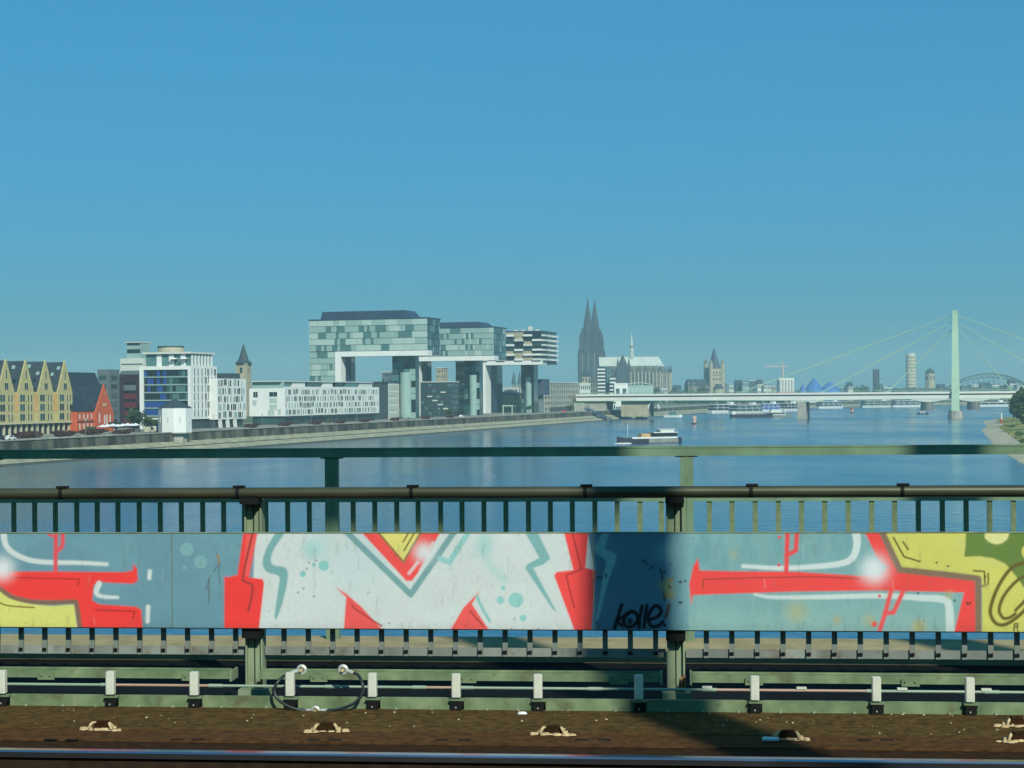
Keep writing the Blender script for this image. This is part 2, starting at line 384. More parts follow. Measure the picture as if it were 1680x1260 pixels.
b.tube([(EX0 + (EX1 - EX0) * k / seg, 0.015, pz) for k in range(seg + 1)], 0.035, 'rail_pipe', 16)
b.build('handrail', nr, True)
for px in (-180, 100, 390, 675, 960, 1232, 1480, 1760):
    u = upn(px, 807)
    MB().tube([(u - 0.012, 0.015, pz), (u + 0.012, 0.015, pz)], 0.0375, 'black_steel', 14).box(u - 0.03, u + 0.045, -0.01, 0.03, pz + 0.036, pz + 0.048, 'black_steel').build('pipe_clamp', nr)
pk_u = [upn(px, 1050, PN + 0.12) for px in (4, 44.4, 84.6, 124.5, 165, 205, 246, 286.5, 326.5, 367.5)]
pkd = dpost / 17.0
pk0 = upn(466, 1050, PN + 0.12)
pkmesh = MB().box(-0.0165, 0.0165, 0.115, 0.130, NZ(1078, PN + 0.1), pt - 0.03, 'picket_steel').box(-0.012, 0.012, 0.106, 0.114, NZ(1071, PN + 0.1) - 0.008, NZ(1071, PN + 0.1) + 0.012, 'black_steel').mesh('picket')
for k in range(-60, 60):
    u = pk0 + k * pkd
    if u < EX0 or u > EX1 or any(abs(u - q) < 0.07 for q in posts): continue
    link('picket', pkmesh, nr, (u, 0, 0))
for i in range(len(posts) - 1):
    a, c = posts[i] + 0.065, posts[i + 1] - 0.065
    MB().box(a, c, 0.131, 0.137, NZ(1077.5, PN + 0.12), NZ(1063.5, PN + 0.12), 'strip_galv').build('bottom_strip', nr)
    MB().box(a, c, 0.128, 0.148, NZ(818, PN + 0.1), NZ(811, PN + 0.1), 'black_steel').build('upper_strip', nr)

# ---- graffiti, painted as colour on the sheet-metal panels
GX0, GX1 = -470.0, 2420.0
gu0, gu1 = posts[0] + 0.2, posts[-1] - 0.2
STEP = 0.0046
nu = int((gu1 - gu0) / STEP) + 1; nv = int((pt - pb) / STEP) + 1
us = np.linspace(gu0, gu1, nu); vz = np.linspace(pt, pb, nv)
UU, ZZ = np.meshgrid(us, vz)
dvx, dvy, dvz = UU, PN, ZZ + DZ - CAMZ
dep = dvx * fwd.x + dvy * fwd.y
PXg = CX + FPX * (dvx * RV.x + dvy * RV.y + dvz * RV.z) / dep
PYg = HY - FPX * (dvx * UV.x + dvy * UV.y + dvz * UV.z) / dep
IMG = np.zeros((nv, nu, 3))
def vnoise(x, y, seed, oct=4):
    out = np.zeros_like(x); amp = 1; tot = 0; g = np.random.default_rng(seed)
    for _ in range(oct):
        T = g.random((257, 257)); xi = np.floor(x).astype(int); yi = np.floor(y).astype(int)
        fx = x - xi; fy = y - yi; fx = fx * fx * (3 - 2 * fx); fy = fy * fy * (3 - 2 * fy)
        a = T[yi % 256, xi % 256]; b_ = T[yi % 256, (xi + 1) % 256]; c = T[(yi + 1) % 256, xi % 256]; d = T[(yi + 1) % 256, (xi + 1) % 256]
        out += amp * ((a * (1 - fx) + b_ * fx) * (1 - fy) + (c * (1 - fx) + d * fx) * fy); tot += amp; amp *= 0.5; x = x * 2.1; y = y * 2.1
    return out / tot
def paint(mask, c):
    IMG[:] = IMG * (1 - mask[..., None]) + np.array(srgb(*c)) * mask[..., None]
def crom(pts, n=8):
    P = [np.array(p, float) for p in pts]; P = [2 * P[0] - P[1]] + P + [2 * P[-1] - P[-2]]; out = []
    for i in range(1, len(P) - 2):
        for k in range(n):
            t = k / n
            out.append(0.5 * (2 * P[i] + (P[i + 1] - P[i - 1]) * t + (2 * P[i - 1] - 5 * P[i] + 4 * P[i + 1] - P[i + 2]) * t * t + (-P[i - 1] + 3 * P[i] - 3 * P[i + 1] + P[i + 2]) * t ** 3))
    out.append(P[-2]); return out
def poly(pts, c, alpha=1.0, soft=0.8):
    pts = np.array(pts, float); inside = np.zeros(PXg.shape, bool); n = len(pts)
    x0, x1 = pts[:, 0].min() - 4, pts[:, 0].max() + 4
    cs = np.where((PXg[0] > x0 - 8) & (PXg[0] < x1 + 8))[0]
    if not len(cs): return
    s = slice(cs[0], cs[-1] + 1); X = PXg[:, s]; Y = PYg[:, s]; ins = np.zeros(X.shape, bool); dm_ = np.full(X.shape, 1e9)
    for i in range(n):
        xa, ya = pts[i]; xb, yb = pts[(i + 1) % n]
        if yb != ya: ins ^= ((Y < ya) != (Y < yb)) & (X < (xb - xa) * (Y - ya) / (yb - ya) + xa)
        L = (xb - xa) ** 2 + (yb - ya) ** 2 + 1e-9; t = np.clip(((X - xa) * (xb - xa) + (Y - ya) * (yb - ya)) / L, 0, 1)
        dm_ = np.minimum(dm_, np.hypot(X - xa - t * (xb - xa), Y - ya - t * (yb - ya)))
    sd = np.where(ins, dm_, -dm_)
    if alpha > .9 and soft < 1.2: mk = np.zeros(PXg.shape); mk[:, s] = np.clip(sd / 9 + .5, 0, 1) * .22; paint(mk, c); soft = 1.15
    mk = np.zeros(PXg.shape); mk[:, s] = np.clip(sd / (2 * soft) + 0.5, 0, 1) * alpha
    paint(mk, c)
def stroke(pts, wd, c, alpha=1.0, soft=0.8, smooth=True, taper=None):
    pts = crom(pts) if smooth and len(pts) > 2 else [np.array(p, float) for p in pts]
    xs = [p[0] for p in pts]; cs = np.where((PXg[0] > min(xs) - wd * 3 - 8) & (PXg[0] < max(xs) + wd * 3 + 8))[0]
    if not len(cs): return
    s = slice(cs[0], cs[-1] + 1); X = PXg[:, s]; Y = PYg[:, s]; best = np.full(X.shape, -1e9); m = len(pts) - 1
    for i in range(m):
        xa, ya = pts[i]; xb, yb = pts[i + 1]
        L = (xb - xa) ** 2 + (yb - ya) ** 2 + 1e-9; t = np.clip(((X - xa) * (xb - xa) + (Y - ya) * (yb - ya)) / L, 0, 1)
        d = np.hypot(X - xa - t * (xb - xa), Y - ya - t * (yb - ya))
        hw = wd / 2 if taper is None else wd / 2 * (taper[0] + (taper[1] - taper[0]) * (i + t) / m)
        best = np.maximum(best, hw - d)
    if alpha > .9 and soft < 1.5 and wd > 4: mk = np.zeros(PXg.shape); mk[:, s] = np.clip(best / 7 + .5, 0, 1) * .25; paint(mk, c); soft = max(soft, 1.1)
    mk = np.zeros(PXg.shape); mk[:, s] = np.clip(best / (2 * soft) + 0.5, 0, 1) * alpha
    paint(mk, c)
def dot(x, y, r, c, alpha=1.0, soft=0.8): paint(np.clip((r - np.hypot(PXg - x, PYg - y)) / (2 * soft) + 0.5, 0, 1) * alpha, c)
def glow(x, y, r, c, alpha=1.0): paint(np.exp(-((np.hypot(PXg - x, PYg - y) / r) ** 2.6)) * alpha, c)
Z1 = lambda P: [(x / 3.938, 720 + y / 3.938) for x, y in P]
Z2 = lambda P: [(380 + x / 3.819, 720 + y / 3.819) for x, y in P]
Z3 = lambda P: [(760 + x / 3.819, 720 + y / 3.819) for x, y in P]
Z4 = lambda P: [(1100 + x / 2.8966, 720 + y / 2.8966) for x, y in P]
Z5 = lambda P: [(960 + x / 7.41, 870 + y / 7.41) for x, y in P]
TEAL, TEAL2, WHT, RED, YEL, BRN, DRED, LT = (106, 148, 160), (128, 174, 172), (205, 215, 210), (241, 66, 62), (214, 214, 118), (132, 102, 84), (176, 48, 46), (134, 184, 180)
IMG[:] = srgb(*TEAL)
nA = vnoise(PXg / 90 + 50, PYg / 40 + 50, 1); nB = vnoise(PXg / 25 + 90, PYg / 60 + 20, 2)
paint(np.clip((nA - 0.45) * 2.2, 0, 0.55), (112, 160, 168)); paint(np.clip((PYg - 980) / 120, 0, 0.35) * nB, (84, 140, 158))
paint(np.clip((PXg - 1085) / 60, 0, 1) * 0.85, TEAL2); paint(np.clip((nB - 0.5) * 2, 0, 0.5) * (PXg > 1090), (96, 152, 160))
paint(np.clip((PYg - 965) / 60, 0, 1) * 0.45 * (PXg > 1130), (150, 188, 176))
# left letter
stroke(Z1([(20, 600), (40, 690), (100, 745), (200, 785), (330, 798), (500, 800), (690, 810)]), 8.5, WHT, soft=1.0, taper=(1.15, 0.7))
stroke(Z1([(362, 600), (358, 870)]), 6.5, (226, 84, 92)); stroke(Z1([(405, 600), (402, 690), (362, 728)]), 6, (226, 84, 92)); stroke(Z1([(315, 618), (345, 630)]), 4, (226, 84, 92))
poly(Z1([(-1700, 855), (350, 858), (800, 862), (860, 850), (862, 810), (885, 840), (890, 915), (860, 935), (640, 925), (605, 945), (595, 1045), (640, 1070), (880, 1085), (912, 1105), (922, 1240), (515, 1240), (500, 1065), (380, 1045), (200, 1040), (80, 1010), (-60, 930), (-1700, 930)]), RED)
poly(Z1([(-1700, 985), (0, 985), (60, 1030), (200, 1068), (330, 1080), (480, 1070), (500, 1240), (-1700, 1240)]), YEL)
stroke(Z1([(-60, 945), (0, 968), (80, 1022), (200, 1050), (330, 1058), (470, 1052), (495, 1075), (520, 1240)]), 7, BRN, soft=1)
stroke(Z1([(90, 895), (300, 902), (515, 905), (500, 945)]), 2.6, DRED, smooth=False, alpha=.8); stroke(Z1([(620, 1105), (870, 1115), (860, 1158)]), 3, DRED, smooth=False, alpha=.8)
stroke(Z1([(-40, 1030), (40, 1075), (220, 1090)]), 2.4, (120, 105, 45))
stroke(Z1([(640, 935), (622, 995), (660, 1018), (760, 1025)]), 8, WHT, soft=1, taper=(1.1, 0.6))
stroke(Z1([(968, 855), (965, 900)]), 6.2, WHT); stroke(Z1([(957, 1085), (953, 1180)]), 7, WHT)
for x, y, r in ((1207, 714, 11), (1295, 797, 10.6), (1195, 833, 3.6)): dot(x / 3.938, 720 + y / 3.938, r, (126, 172, 174), .9)
glow(4, 932, 20, (222, 226, 224), .95)
for P in ([(1400, 740), (1415, 800), (1380, 860)], [(1420, 790), (1412, 860), (1420, 930)], [(1360, 880), (1330, 970)], [(1352, 900), (1350, 1060)]): stroke(Z1(P), 1.5, (74, 66, 50), .7, smooth=False)
stroke(Z1([(1408, 750), (1416, 800)]), 3, (168, 130, 60), .8)
# central M
poly(Z2([(150, 560), (2460, 560), (2250, 860), (2160, 1260), (120, 1260)]), WHT)
poly(Z2([(78, 560), (166, 560), (108, 868), (195, 880), (203, 905), (165, 1240), (-45, 1240), (-45, 865), (-22, 868), (38, 852)]), RED)
poly(Z2([(92, 590), (158, 590), (108, 860), (80, 860)]), (236, 110, 104), .55, 3)
stroke(Z2([(132, 585), (80, 815), (68, 885), (130, 915), (130, 965), (105, 1075)]), 3.4, (160, 62, 58), smooth=False)
poly(crom(Z2([(285, 570), (335, 580), (265, 690), (245, 765), (270, 795), (330, 805), (352, 855), (330, 980), (285, 1118), (270, 1108), (290, 960), (298, 865), (240, 842), (205, 815), (195, 760), (222, 680)]), 5), (122, 170, 168))
glow(510 + 3, 902, 15, (150, 204, 200), .85); glow(525, 893, 24, (176, 212, 206), .6); glow(600, 915, 40, (186, 210, 208), .5); glow(570, 935, 55, (192, 210, 210), .5)
for x, y, r in ((577, 795, 8.6), (447, 847, 5.2), (515, 790, 3.4)): dot(380 + x / 3.819, 720 + y / 3.819, r, (140, 198, 192))
for x, y in ((530, 762), (485, 775), (472, 812), (450, 938), (415, 962), (515, 987)): dot(380 + x / 3.819, 720 + y / 3.819, 1.5, (70, 84, 66), .8)
stroke(Z2([(712, 575), (1122, 975), (1400, 575)]), 9.6, (120, 162, 162), smooth=False); stroke(Z2([(1305, 752), (1365, 772), (1490, 575)]), 9, (148, 200, 194), smooth=False)
poly(Z2([(800, 570), (1315, 570), (1160, 850), (1130, 888), (1095, 890)]), (240, 84, 80)); poly(Z2([(915, 575), (1195, 575), (1078, 765)]), (222, 214, 118))
stroke(Z2([(908, 575), (1077, 772), (1192, 575)]), 3.6, (150, 118, 76), smooth=False)
stroke(Z2([(1108, 590), (1075, 645)]), 2.2, (92, 84, 44)); stroke(Z2([(1145, 590), (1080, 700)]), 2.2, (92, 84, 44))
glow(380 + 1205 / 3.819, 720 + 712 / 3.819, 17, (216, 222, 220), .95)
stroke(Z2([(1260, 650), (1235, 715)]), 4.5, (222, 216, 214), .8, soft=1.5); stroke(Z2([(1165, 775), (1112, 842)]), 5, (222, 216, 214), .8, soft=1.5)
poly(Z2([(655, 932), (722, 975), (810, 1050), (985, 1240), (700, 1240), (718, 992)]), (238, 92, 88)); stroke(Z2([(755, 1040), (770, 1065), (940, 1172)]), 2.6, (176, 66, 62), smooth=False)
poly(Z2([(1550, 960), (1505, 1035), (1640, 1240), (1350, 1240), (1380, 1183), (1455, 1055)]), (238, 92, 88)); stroke(Z2([(1495, 1080), (1580, 1175)]), 2.6, (176, 66, 62))
stroke(Z2([(1538, 985), (1560, 1040), (1615, 1140)]), 5.5, (140, 192, 186), taper=(.8, .9))
stroke(Z3([(140, 560), (150, 760), (260, 880)]), 16, (158, 206, 200), .45, soft=5); stroke(Z3([(130, 700), (60, 740)]), 10, (170, 208, 202), .35, soft=4); glow(793, 893, 16, (150, 204, 198), .6)
poly(Z3([(378, 570), (458, 570), (545, 750), (500, 788), (437, 808), (582, 1080), (560, 1065), (390, 812), (400, 788), (478, 745)]), (126, 176, 174))
for x, y, r in ((330, 1010, 12.2), (233, 1010, 6.4), (250, 935, 3.8), (375, 1122, 5.6)): dot(760 + x / 3.819, 720 + y / 3.819, r, (146, 202, 196))
# area right of the M falls back to blue grey
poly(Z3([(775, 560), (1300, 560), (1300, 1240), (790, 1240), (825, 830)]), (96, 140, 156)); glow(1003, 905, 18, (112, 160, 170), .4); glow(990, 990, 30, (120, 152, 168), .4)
poly(Z3([(628, 570), (784, 570), (765, 808), (830, 825), (798, 1240), (712, 1240), (570, 855), (585, 835), (690, 822)]), (242, 78, 74)); stroke(Z3([(683, 585), (740, 818), (645, 855), (695, 1055)]), 2.6, (170, 58, 54), smooth=False)
poly(crom(Z3([(880, 570), (912, 590), (890, 690), (940, 712), (958, 750), (905, 900), (850, 1118), (835, 1110), (880, 850), (895, 765), (842, 722), (828, 680)]), 5), (150, 200, 192))
glow(1098, 905, 20, (140, 190, 188), .7); glow(1092, 960, 12, (170, 168, 90), .7); glow(1098, 975, 9, (176, 166, 84), .7)
for P in ([(900, 470), (935, 510), (940, 600)], [(960, 500), (985, 520)], [(1020, 680), (1035, 700)], [(955, 770), (965, 850)], [(690, 360), (745, 400), (745, 420)], [(790, 470), (830, 430)], [(240, 530), (265, 545), (250, 570)], [(145, 575), (205, 575)], [(1140, 630), (1160, 632)], [(1140, 876), (1180, 880)]): stroke(Z5(P), 2.6, (40, 36, 26), .85, smooth=False)
dot(960 + 1050 / 7.41, 870 + 600 / 7.41, 3, (176, 140, 62), .8); dot(960 + 990 / 7.41, 870 + 790 / 7.41, 4, (170, 146, 78), .6)
K = (14, 18, 22)                                          # the hand-written tag
for P in ([(445, 905), (400, 1050), (360, 1190)], [(520, 1010), (400, 1100), (455, 1160)], [(690, 925), (668, 1050), (655, 1185)], [(752, 915), (730, 1050), (715, 1175)]): stroke(Z5(P), 5.5, K)
stroke(Z5([(560, 985), (490, 1040), (470, 1120), (520, 1175), (600, 1150), (640, 1080), (620, 1010), (560, 985)]), 6, K); dot(960 + 545 / 7.41, 870 + 1105 / 7.41, 5, K, .9)
stroke(Z5([(785, 1085), (880, 1050), (925, 985), (890, 925), (830, 935), (775, 1020), (770, 1110), (820, 1170), (900, 1155), (945, 1110)]), 5.5, K)
stroke(Z5([(1018, 915), (980, 1055)]), 5, (96, 78, 60)); dot(960 + 968 / 7.41, 870 + 1152 / 7.41, 2.8, K)
# right letter
poly(Z4([(1005, 430), (2400 * 2, 430), (2400 * 2, 1000), (1480, 1000), (1480, 665), (1300, 640), (1100, 615)]), (208, 206, 104))
paint(np.clip((nA - 0.4) * 2, 0, .4) * (PXg > 1470) * (PYg < 930), (204, 206, 136))
poly(Z4([(1405, 430), (2600, 430), (2600, 620), (1750, 700), (1690, 720), (1640, 650), (1590, 592), (1530, 566), (1470, 558), (1396, 560), (1402, 510)]), (104, 132, 62), soft=1.5)
poly(crom(Z4([(1495, 430), (1600, 430), (1602, 472), (1575, 495), (1545, 500), (1515, 490), (1494, 470)]), 4), (222, 220, 150)); dot(1690, 905, 14, (206, 206, 96))
stroke(Z4([(345, 605), (520, 614), (700, 606), (820, 590), (868, 560), (886, 500), (880, 430)]), 12, (206, 220, 216), taper=(.5, 1.1), soft=1.2)
stroke(Z4([(400, 738), (480, 752), (700, 752), (1000, 746), (1180, 755), (1285, 762), (1322, 790), (1330, 940)]), 9, (206, 222, 216), taper=(.5, 1.6), soft=1.5, alpha=.9)
stroke(Z4([(557, 430), (550, 640)]), 7.2, (230, 82, 82)); stroke(Z4([(602, 430), (596, 530), (570, 545)]), 7, (230, 82, 82), smooth=False); dot(1100 + 518 / 2.8966, 720 + 467 / 2.8966, 2.6, (230, 82, 82)); dot(1100 + 515 / 2.8966, 720 + 600 / 2.8966, 2.6, (230, 82, 82))
stroke(Z4([(1050, 715), (1020, 830), (985, 940)]), 7, (232, 90, 90), smooth=False); stroke(Z4([(1110, 715), (1060, 825), (1020, 828)]), 7, (232, 90, 90), smooth=False); dot(1100 + 968 / 2.8966, 720 + 880 / 2.8966, 5, (232, 90, 90)); dot(1443, 978, 2.6, (220, 90, 110))
poly(Z4([(130, 568), (138, 626), (300, 630), (600, 632), (900, 652), (1000, 640), (1030, 610), (985, 570), (918, 430), (985, 430), (1045, 560), (1085, 632), (1450, 672), (1456, 1000), (1330, 1000), (1395, 730), (1000, 720), (600, 725), (200, 738), (106, 742), (99, 785), (90, 690), (108, 610)]), (240, 76, 72))
stroke(Z4([(1000, 430), (1060, 560), (1090, 622), (1300, 644), (1462, 664), (1464, 960)]), 10, (134, 112, 90), smooth=False, soft=1.4)
stroke(Z4([(155, 710), (155, 668), (400, 660), (700, 655), (900, 665)]), 2.2, (168, 70, 60), smooth=False)
glow(1100 + 968 / 2.8966, 720 + 620 / 2.8966, 24, (218, 226, 226), .97)
DK = (104, 94, 40)
for P, ww in (([(1060, 470), (1110, 560), (1185, 583)], 3), ([(1105, 490), (1130, 525)], 3), ([(1440, 627), (1492, 630), (1495, 700)], 2.8), ([(1510, 640), (1510, 690), (1480, 700)], 2.8)): stroke(Z4(P), ww, DK, smooth=False)
stroke(Z4([(1750, 590), (1680, 590), (1620, 615), (1570, 680), (1535, 755), (1520, 825), (1545, 875), (1590, 882), (1650, 845), (1700, 790), (1740, 700)]), 5.6, DK)
stroke(Z4([(1760, 650), (1690, 650), (1640, 680), (1585, 745), (1562, 810), (1580, 850), (1610, 850), (1638, 832)]), 5, DK); stroke(Z4([(1640, 815), (1690, 760), (1720, 690)]), 5, DK)
stroke(Z4([(1632, 912), (1634, 880), (1650, 878), (1650, 892), (1634, 895)]), 2.4, (78, 78, 46), smooth=False); stroke(Z4([(1652, 915), (1648, 897)]), 2, (78, 78, 46))
for x, y, r, a in ((600, 822, 18, .5), (790, 862, 8, .5), (945, 860, 10, .5), (1180, 892, 12, .75), (1325, 742, 8, .5), (1500, 700, 5, .7), (300, 550, 9, .3)): glow(1100 + x / 2.8966, 720 + y / 2.8966, r, (182, 172, 104), a)
for x, y in ((1415, 785), (1408, 780), (1425, 780), (1352, 768), (1176, 733), (1265, 588), (50, 680), (70, 676), (45, 778), (1320, 605), (1495, 655)): dot(1100 + x / 2.8966, 720 + y / 2.8966, 1.9, (60, 62, 44), .85)
# extra letters beyond the frame, then weathering everywhere
stroke([(1980, 880), (1930, 960), (1990, 1030)], 30, RED); stroke([(2120, 870), (2060, 950), (2140, 1030)], 30, WHT); stroke([(-220, 880), (-300, 960), (-210, 1030)], 26, WHT)
grime = vnoise(PXg / 6, PYg / 30, 5, 5); fine = vnoise(PXg / 3, PYg / 3, 6, 3)
IMG *= (0.90 + 0.12 * fine + 0.10 * (vnoise(PXg / 60, PYg / 35, 8) - .5))[..., None]
for k in range(60):                                       # scratches, chips and drips
    x = random.uniform(-400, 2300); y = random.uniform(880, 1020); L = random.uniform(3, 26)
    stroke([(x, y), (x + random.uniform(-5, 5), y + L)], random.uniform(.7, 1.3), random.choice(((70, 70, 58), (120, 116, 96), (210, 214, 206))), random.uniform(.12, .4), smooth=False)
for k in range(90): dot(random.uniform(-400, 2300), random.choice((random.uniform(878, 1030), random.uniform(1015, 1032))), random.uniform(.6, 1.5), (58, 54, 42), random.uniform(.3, .8))
paint(np.clip((grime - 0.70) * 3, 0, .16), (96, 100, 84))
paint(np.clip((PYg - 1018) / 12, 0, 1) * 0.12 * grime * 2, (70, 66, 50))
IMG *= 0.87; np.clip(IMG, 0.002, 0.84, out=IMG)
pm = bpy.data.materials.new('graffiti_paint'); pm.use_nodes = True
pn = pm.node_tree.nodes; pl_ = pm.node_tree.links
ca = pn.new('ShaderNodeAttribute'); ca.attribute_name = 'paint'; pl_.new(ca.outputs['Color'], pn['Principled BSDF'].inputs['Base Color'])
pn['Principled BSDF'].inputs['Roughness'].default_value = 0.55; pn['Principled BSDF'].inputs['Specular IOR Level'].default_value = 0.25
tcn = pn.new('ShaderNodeTexCoord'); nzn = pn.new('ShaderNodeTexNoise'); nzn.inputs['Scale'].default_value = 2.0; nzn.inputs['Detail'].default_value = 2
bpn = pn.new('ShaderNodeBump'); bpn.inputs['Strength'].default_value = 0.25; bpn.inputs['Distance'].default_value = 0.03
pl_.new(tcn.outputs['Object'], nzn.inputs['Vector']); pl_.new(nzn.outputs[0], bpn.inputs['Height']); pl_.new(bpn.outputs[0], pn['Principled BSDF'].inputs['Normal'])
seams = [upn(282) + dpost * k for k in range(-4, 5)]
edges = [gu0] + [q for q in seams if gu0 + 0.2 < q < gu1 - 0.2] + [gu1]
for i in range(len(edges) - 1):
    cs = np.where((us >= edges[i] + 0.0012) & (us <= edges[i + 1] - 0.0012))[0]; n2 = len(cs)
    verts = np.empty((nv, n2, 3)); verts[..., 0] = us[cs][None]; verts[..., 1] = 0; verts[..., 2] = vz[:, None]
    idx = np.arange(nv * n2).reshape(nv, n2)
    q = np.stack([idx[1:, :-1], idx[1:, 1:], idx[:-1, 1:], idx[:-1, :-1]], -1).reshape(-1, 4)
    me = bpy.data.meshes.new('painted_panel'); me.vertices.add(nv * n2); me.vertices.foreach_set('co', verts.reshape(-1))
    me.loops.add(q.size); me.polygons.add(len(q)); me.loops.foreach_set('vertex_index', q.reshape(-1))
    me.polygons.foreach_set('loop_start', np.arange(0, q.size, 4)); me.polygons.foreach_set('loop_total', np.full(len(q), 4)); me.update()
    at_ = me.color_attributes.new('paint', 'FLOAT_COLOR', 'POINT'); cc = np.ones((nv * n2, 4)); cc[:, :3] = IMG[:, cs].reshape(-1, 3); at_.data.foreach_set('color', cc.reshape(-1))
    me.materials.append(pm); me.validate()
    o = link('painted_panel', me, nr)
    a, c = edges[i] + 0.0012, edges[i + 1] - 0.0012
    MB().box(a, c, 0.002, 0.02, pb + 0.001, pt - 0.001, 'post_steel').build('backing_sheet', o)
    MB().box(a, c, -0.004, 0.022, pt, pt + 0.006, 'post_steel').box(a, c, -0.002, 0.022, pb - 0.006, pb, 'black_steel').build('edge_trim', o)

# ---- far railing of the walkway
PF = 13.05
fr_ = thing('bridge_railing', 'plain green railing with slim upright bars along the river side of the walkway', 'railing', (0, PF, DZ))
FZ = lambda py, px=840: uz(px, py, PF)[1] - DZ
fpost = [upn(545, 850, PF), upn(1127, 850, PF)]; fd = fpost[1] - fpost[0]
fposts = [fpost[0] + fd * k for k in range(-3, 4)]
FX0, FX1 = fposts[0] - 0.4, fposts[-1] + 0.4
def upn_(px, p=PF): return uz(px, 845, p)[0]
MB().box(FX0, FX1, -0.03, 0.05, FZ(749), FZ(733.5), 'steel_teal').box(FX0, FX1, -0.034, -0.0301, FZ(736), FZ(734), 'steel_teal').build('top_rail', fr_)
MB().box(FX0, FX1, -0.02, 0.03, FZ(823), FZ(814), 'steel_teal').build('middle_rail', fr_)
MB().box(FX0, FX1, -0.02, 0.03, 0.27, 0.31, 'steel_teal').build('lower_rail', fr_)
for u in fposts:
    MB().box(-0.05, 0.05, -0.028, 0.04, 0.05, FZ(749.2), 'steel_teal').box(-0.004, 0.004, -0.031, -0.0281, 0.05, FZ(749.2), 'steel_green').box(-0.085, 0.085, -0.029, 0.045, FZ(750.8), FZ(749.3), 'black_steel').build('post', fr_).location.x = u
fpk = fd / 16.2; f0 = upn_(579.5)
fpm = MB().box(-0.019, 0.019, -0.006, 0.006, 0.311, FZ(823.2), 'steel_green').mesh('picket')
pk_px = [22.8, 57, 91, 126, 159.5, 193.5, 228.5, 263, 297.6, 332.6, 367, 401, 436.3, 472, 507.5, 579.5, 615, 651, 686, 723, 758, 794, 830, 867, 903, 939, 976, 1012.6, 1050, 1085, 1164, 1201, 1239, 1277, 1315, 1353, 1391.7, 1430, 1467.6, 1506.6, 1546, 1585, 1623.6, 1662.7]
pku = [upn_(x) for x in pk_px]
gap = (pku[10] - pku[0]) / 10
pku += [pku[0] - gap * k for k in range(1, 30)] + [pku[-1] + gap * k for k in range(1, 30) if True]
for u in pku:
    if FX0 < u < FX1 and all(abs(u - q) > 0.075 for q in fposts): link('picket', fpm, fr_, (u, 0, 0))

# ---- service beams, conduit, kerb between deck and railing
PB = 10.70
def seg_px(p, a, c, py): return uz(a, py, p)[0], uz(c, py, p)[0]
bays = [(posts[i] + 0.10, posts[i + 1] - 0.10) for i in range(len(posts) - 1)]
for i, (a, c) in enumerate(bays):
    zt, zb = uz(840, 1105, PB)[1], uz(840, 1117.5, PB)[1]
    t = thing('service_beam', 'green painted steel channel beam bolted low between two railing posts', 'beam', ((a + c) / 2, PB, zb), 0, 'green channel beams between the railing posts')
    L = (c - a) / 2
    MB().box(-L, L, 0, 0.008, 0, zt - zb, 'steel_green').box(-L, L, 0.0081, 0.06, zt - zb - 0.008, zt - zb - 0.001, 'steel_green').box(-L, L, 0.05, 0.06, zt - zb, zt - zb + 0.012, 'steel_green').build('web', t)
    for sx in (-1, 1): MB().box(sx * (L + 0.008) - 0.006, sx * (L + 0.008) + 0.006, -0.004, 0.16, -0.015, zt - zb + 0.004, 'post_steel').build('end_plate', t)
    for k in range(3):
        MB().box(-0.055, 0.055, -0.012, -0.001, -0.012, 0.032, 'steel_green').bar((-0.03, -0.02, 0.018), (-0.03, -0.012, 0.018), 0.008, 'steel_green').bar((0.03, -0.02, 0.018), (0.03, -0.012, 0.018), 0.008, 'steel_green').build('joint_plate', t).location.x = L * (-0.7 + 0.75 * k)
ct = thing('conduit_pipe', 'thin pale green and pink conduit pipe running behind the white cover blocks', 'pipe', (0, 10.56, uz(840, 1129, 10.56)[1]))
cuts = [EX0, -3.6, -2.9, -2.15, -1.6, -1.3, -0.5, 0.2, 1.2, 1.9, 2.35, 2.9, EX1]
for i in range(len(cuts) - 1):
    m = 'conduit_pink' if i % 3 == 1 else 'conduit_green'
    MB().bar((cuts[i], 0, 0), (cuts[i + 1] - 0.01, 0, 0), 0.0085, m, 8).build('pipe_length', ct)
    MB().bar((cuts[i + 1] - 0.06, 0, 0), (cuts[i + 1] + 0.03, 0, 0), 0.0115, 'conduit_green', 8).build('coupling', ct)
for px in (1160, 1315, 1480, 1618):
    u = upn(px, 1126, 10.56); MB().box(u - 0.03, u + 0.03, -0.012, 0.012, 0.0087, 0.022, 'cover_white').build('coupling', ct)
PK = 10.40
kb = thing('kerb_beam', 'low green steel kerb beam along the edge of the brown track deck', 'beam', (0, PK, DZ))
kz = uz(840, 1146.5, PK)[1] - DZ
cov_px = [-330, -190, 5, 183, 320, 477, 612, 749, 883, 1048, 1238, 1437, 1590, 1790, 1960]
covs = [upn(px, 1125, PK) for px in cov_px]
ke = [EX0] + covs + [EX1]
for i in range(len(ke) - 1):
    a = ke[i] + (0.045 if i else 0); c = ke[i + 1] - 0.012
    MB().box(a, c, 0.0, 0.012, 0.0, kz, 'steel_green').box(a, c, 0.0121, 0.035, kz - 0.008, kz, 'steel_green').build('plate', kb)
    n = max(2, int((c - a) / 0.2))
    for k in range(n):
        u = a + (k + 0.5) * (c - a) / n + random.uniform(-.03, .03)
        MB().frust(u, -0.006, 0.001, 0.012, 0.012, 0.008, 8, 'post_steel').build('bolt_head', kb)
cz0, cz1 = uz(840, 1144.5, PK - 0.03)[1] - DZ, uz(840, 1106.5, PK - 0.03)[1] - DZ
bw_ = 0.0265
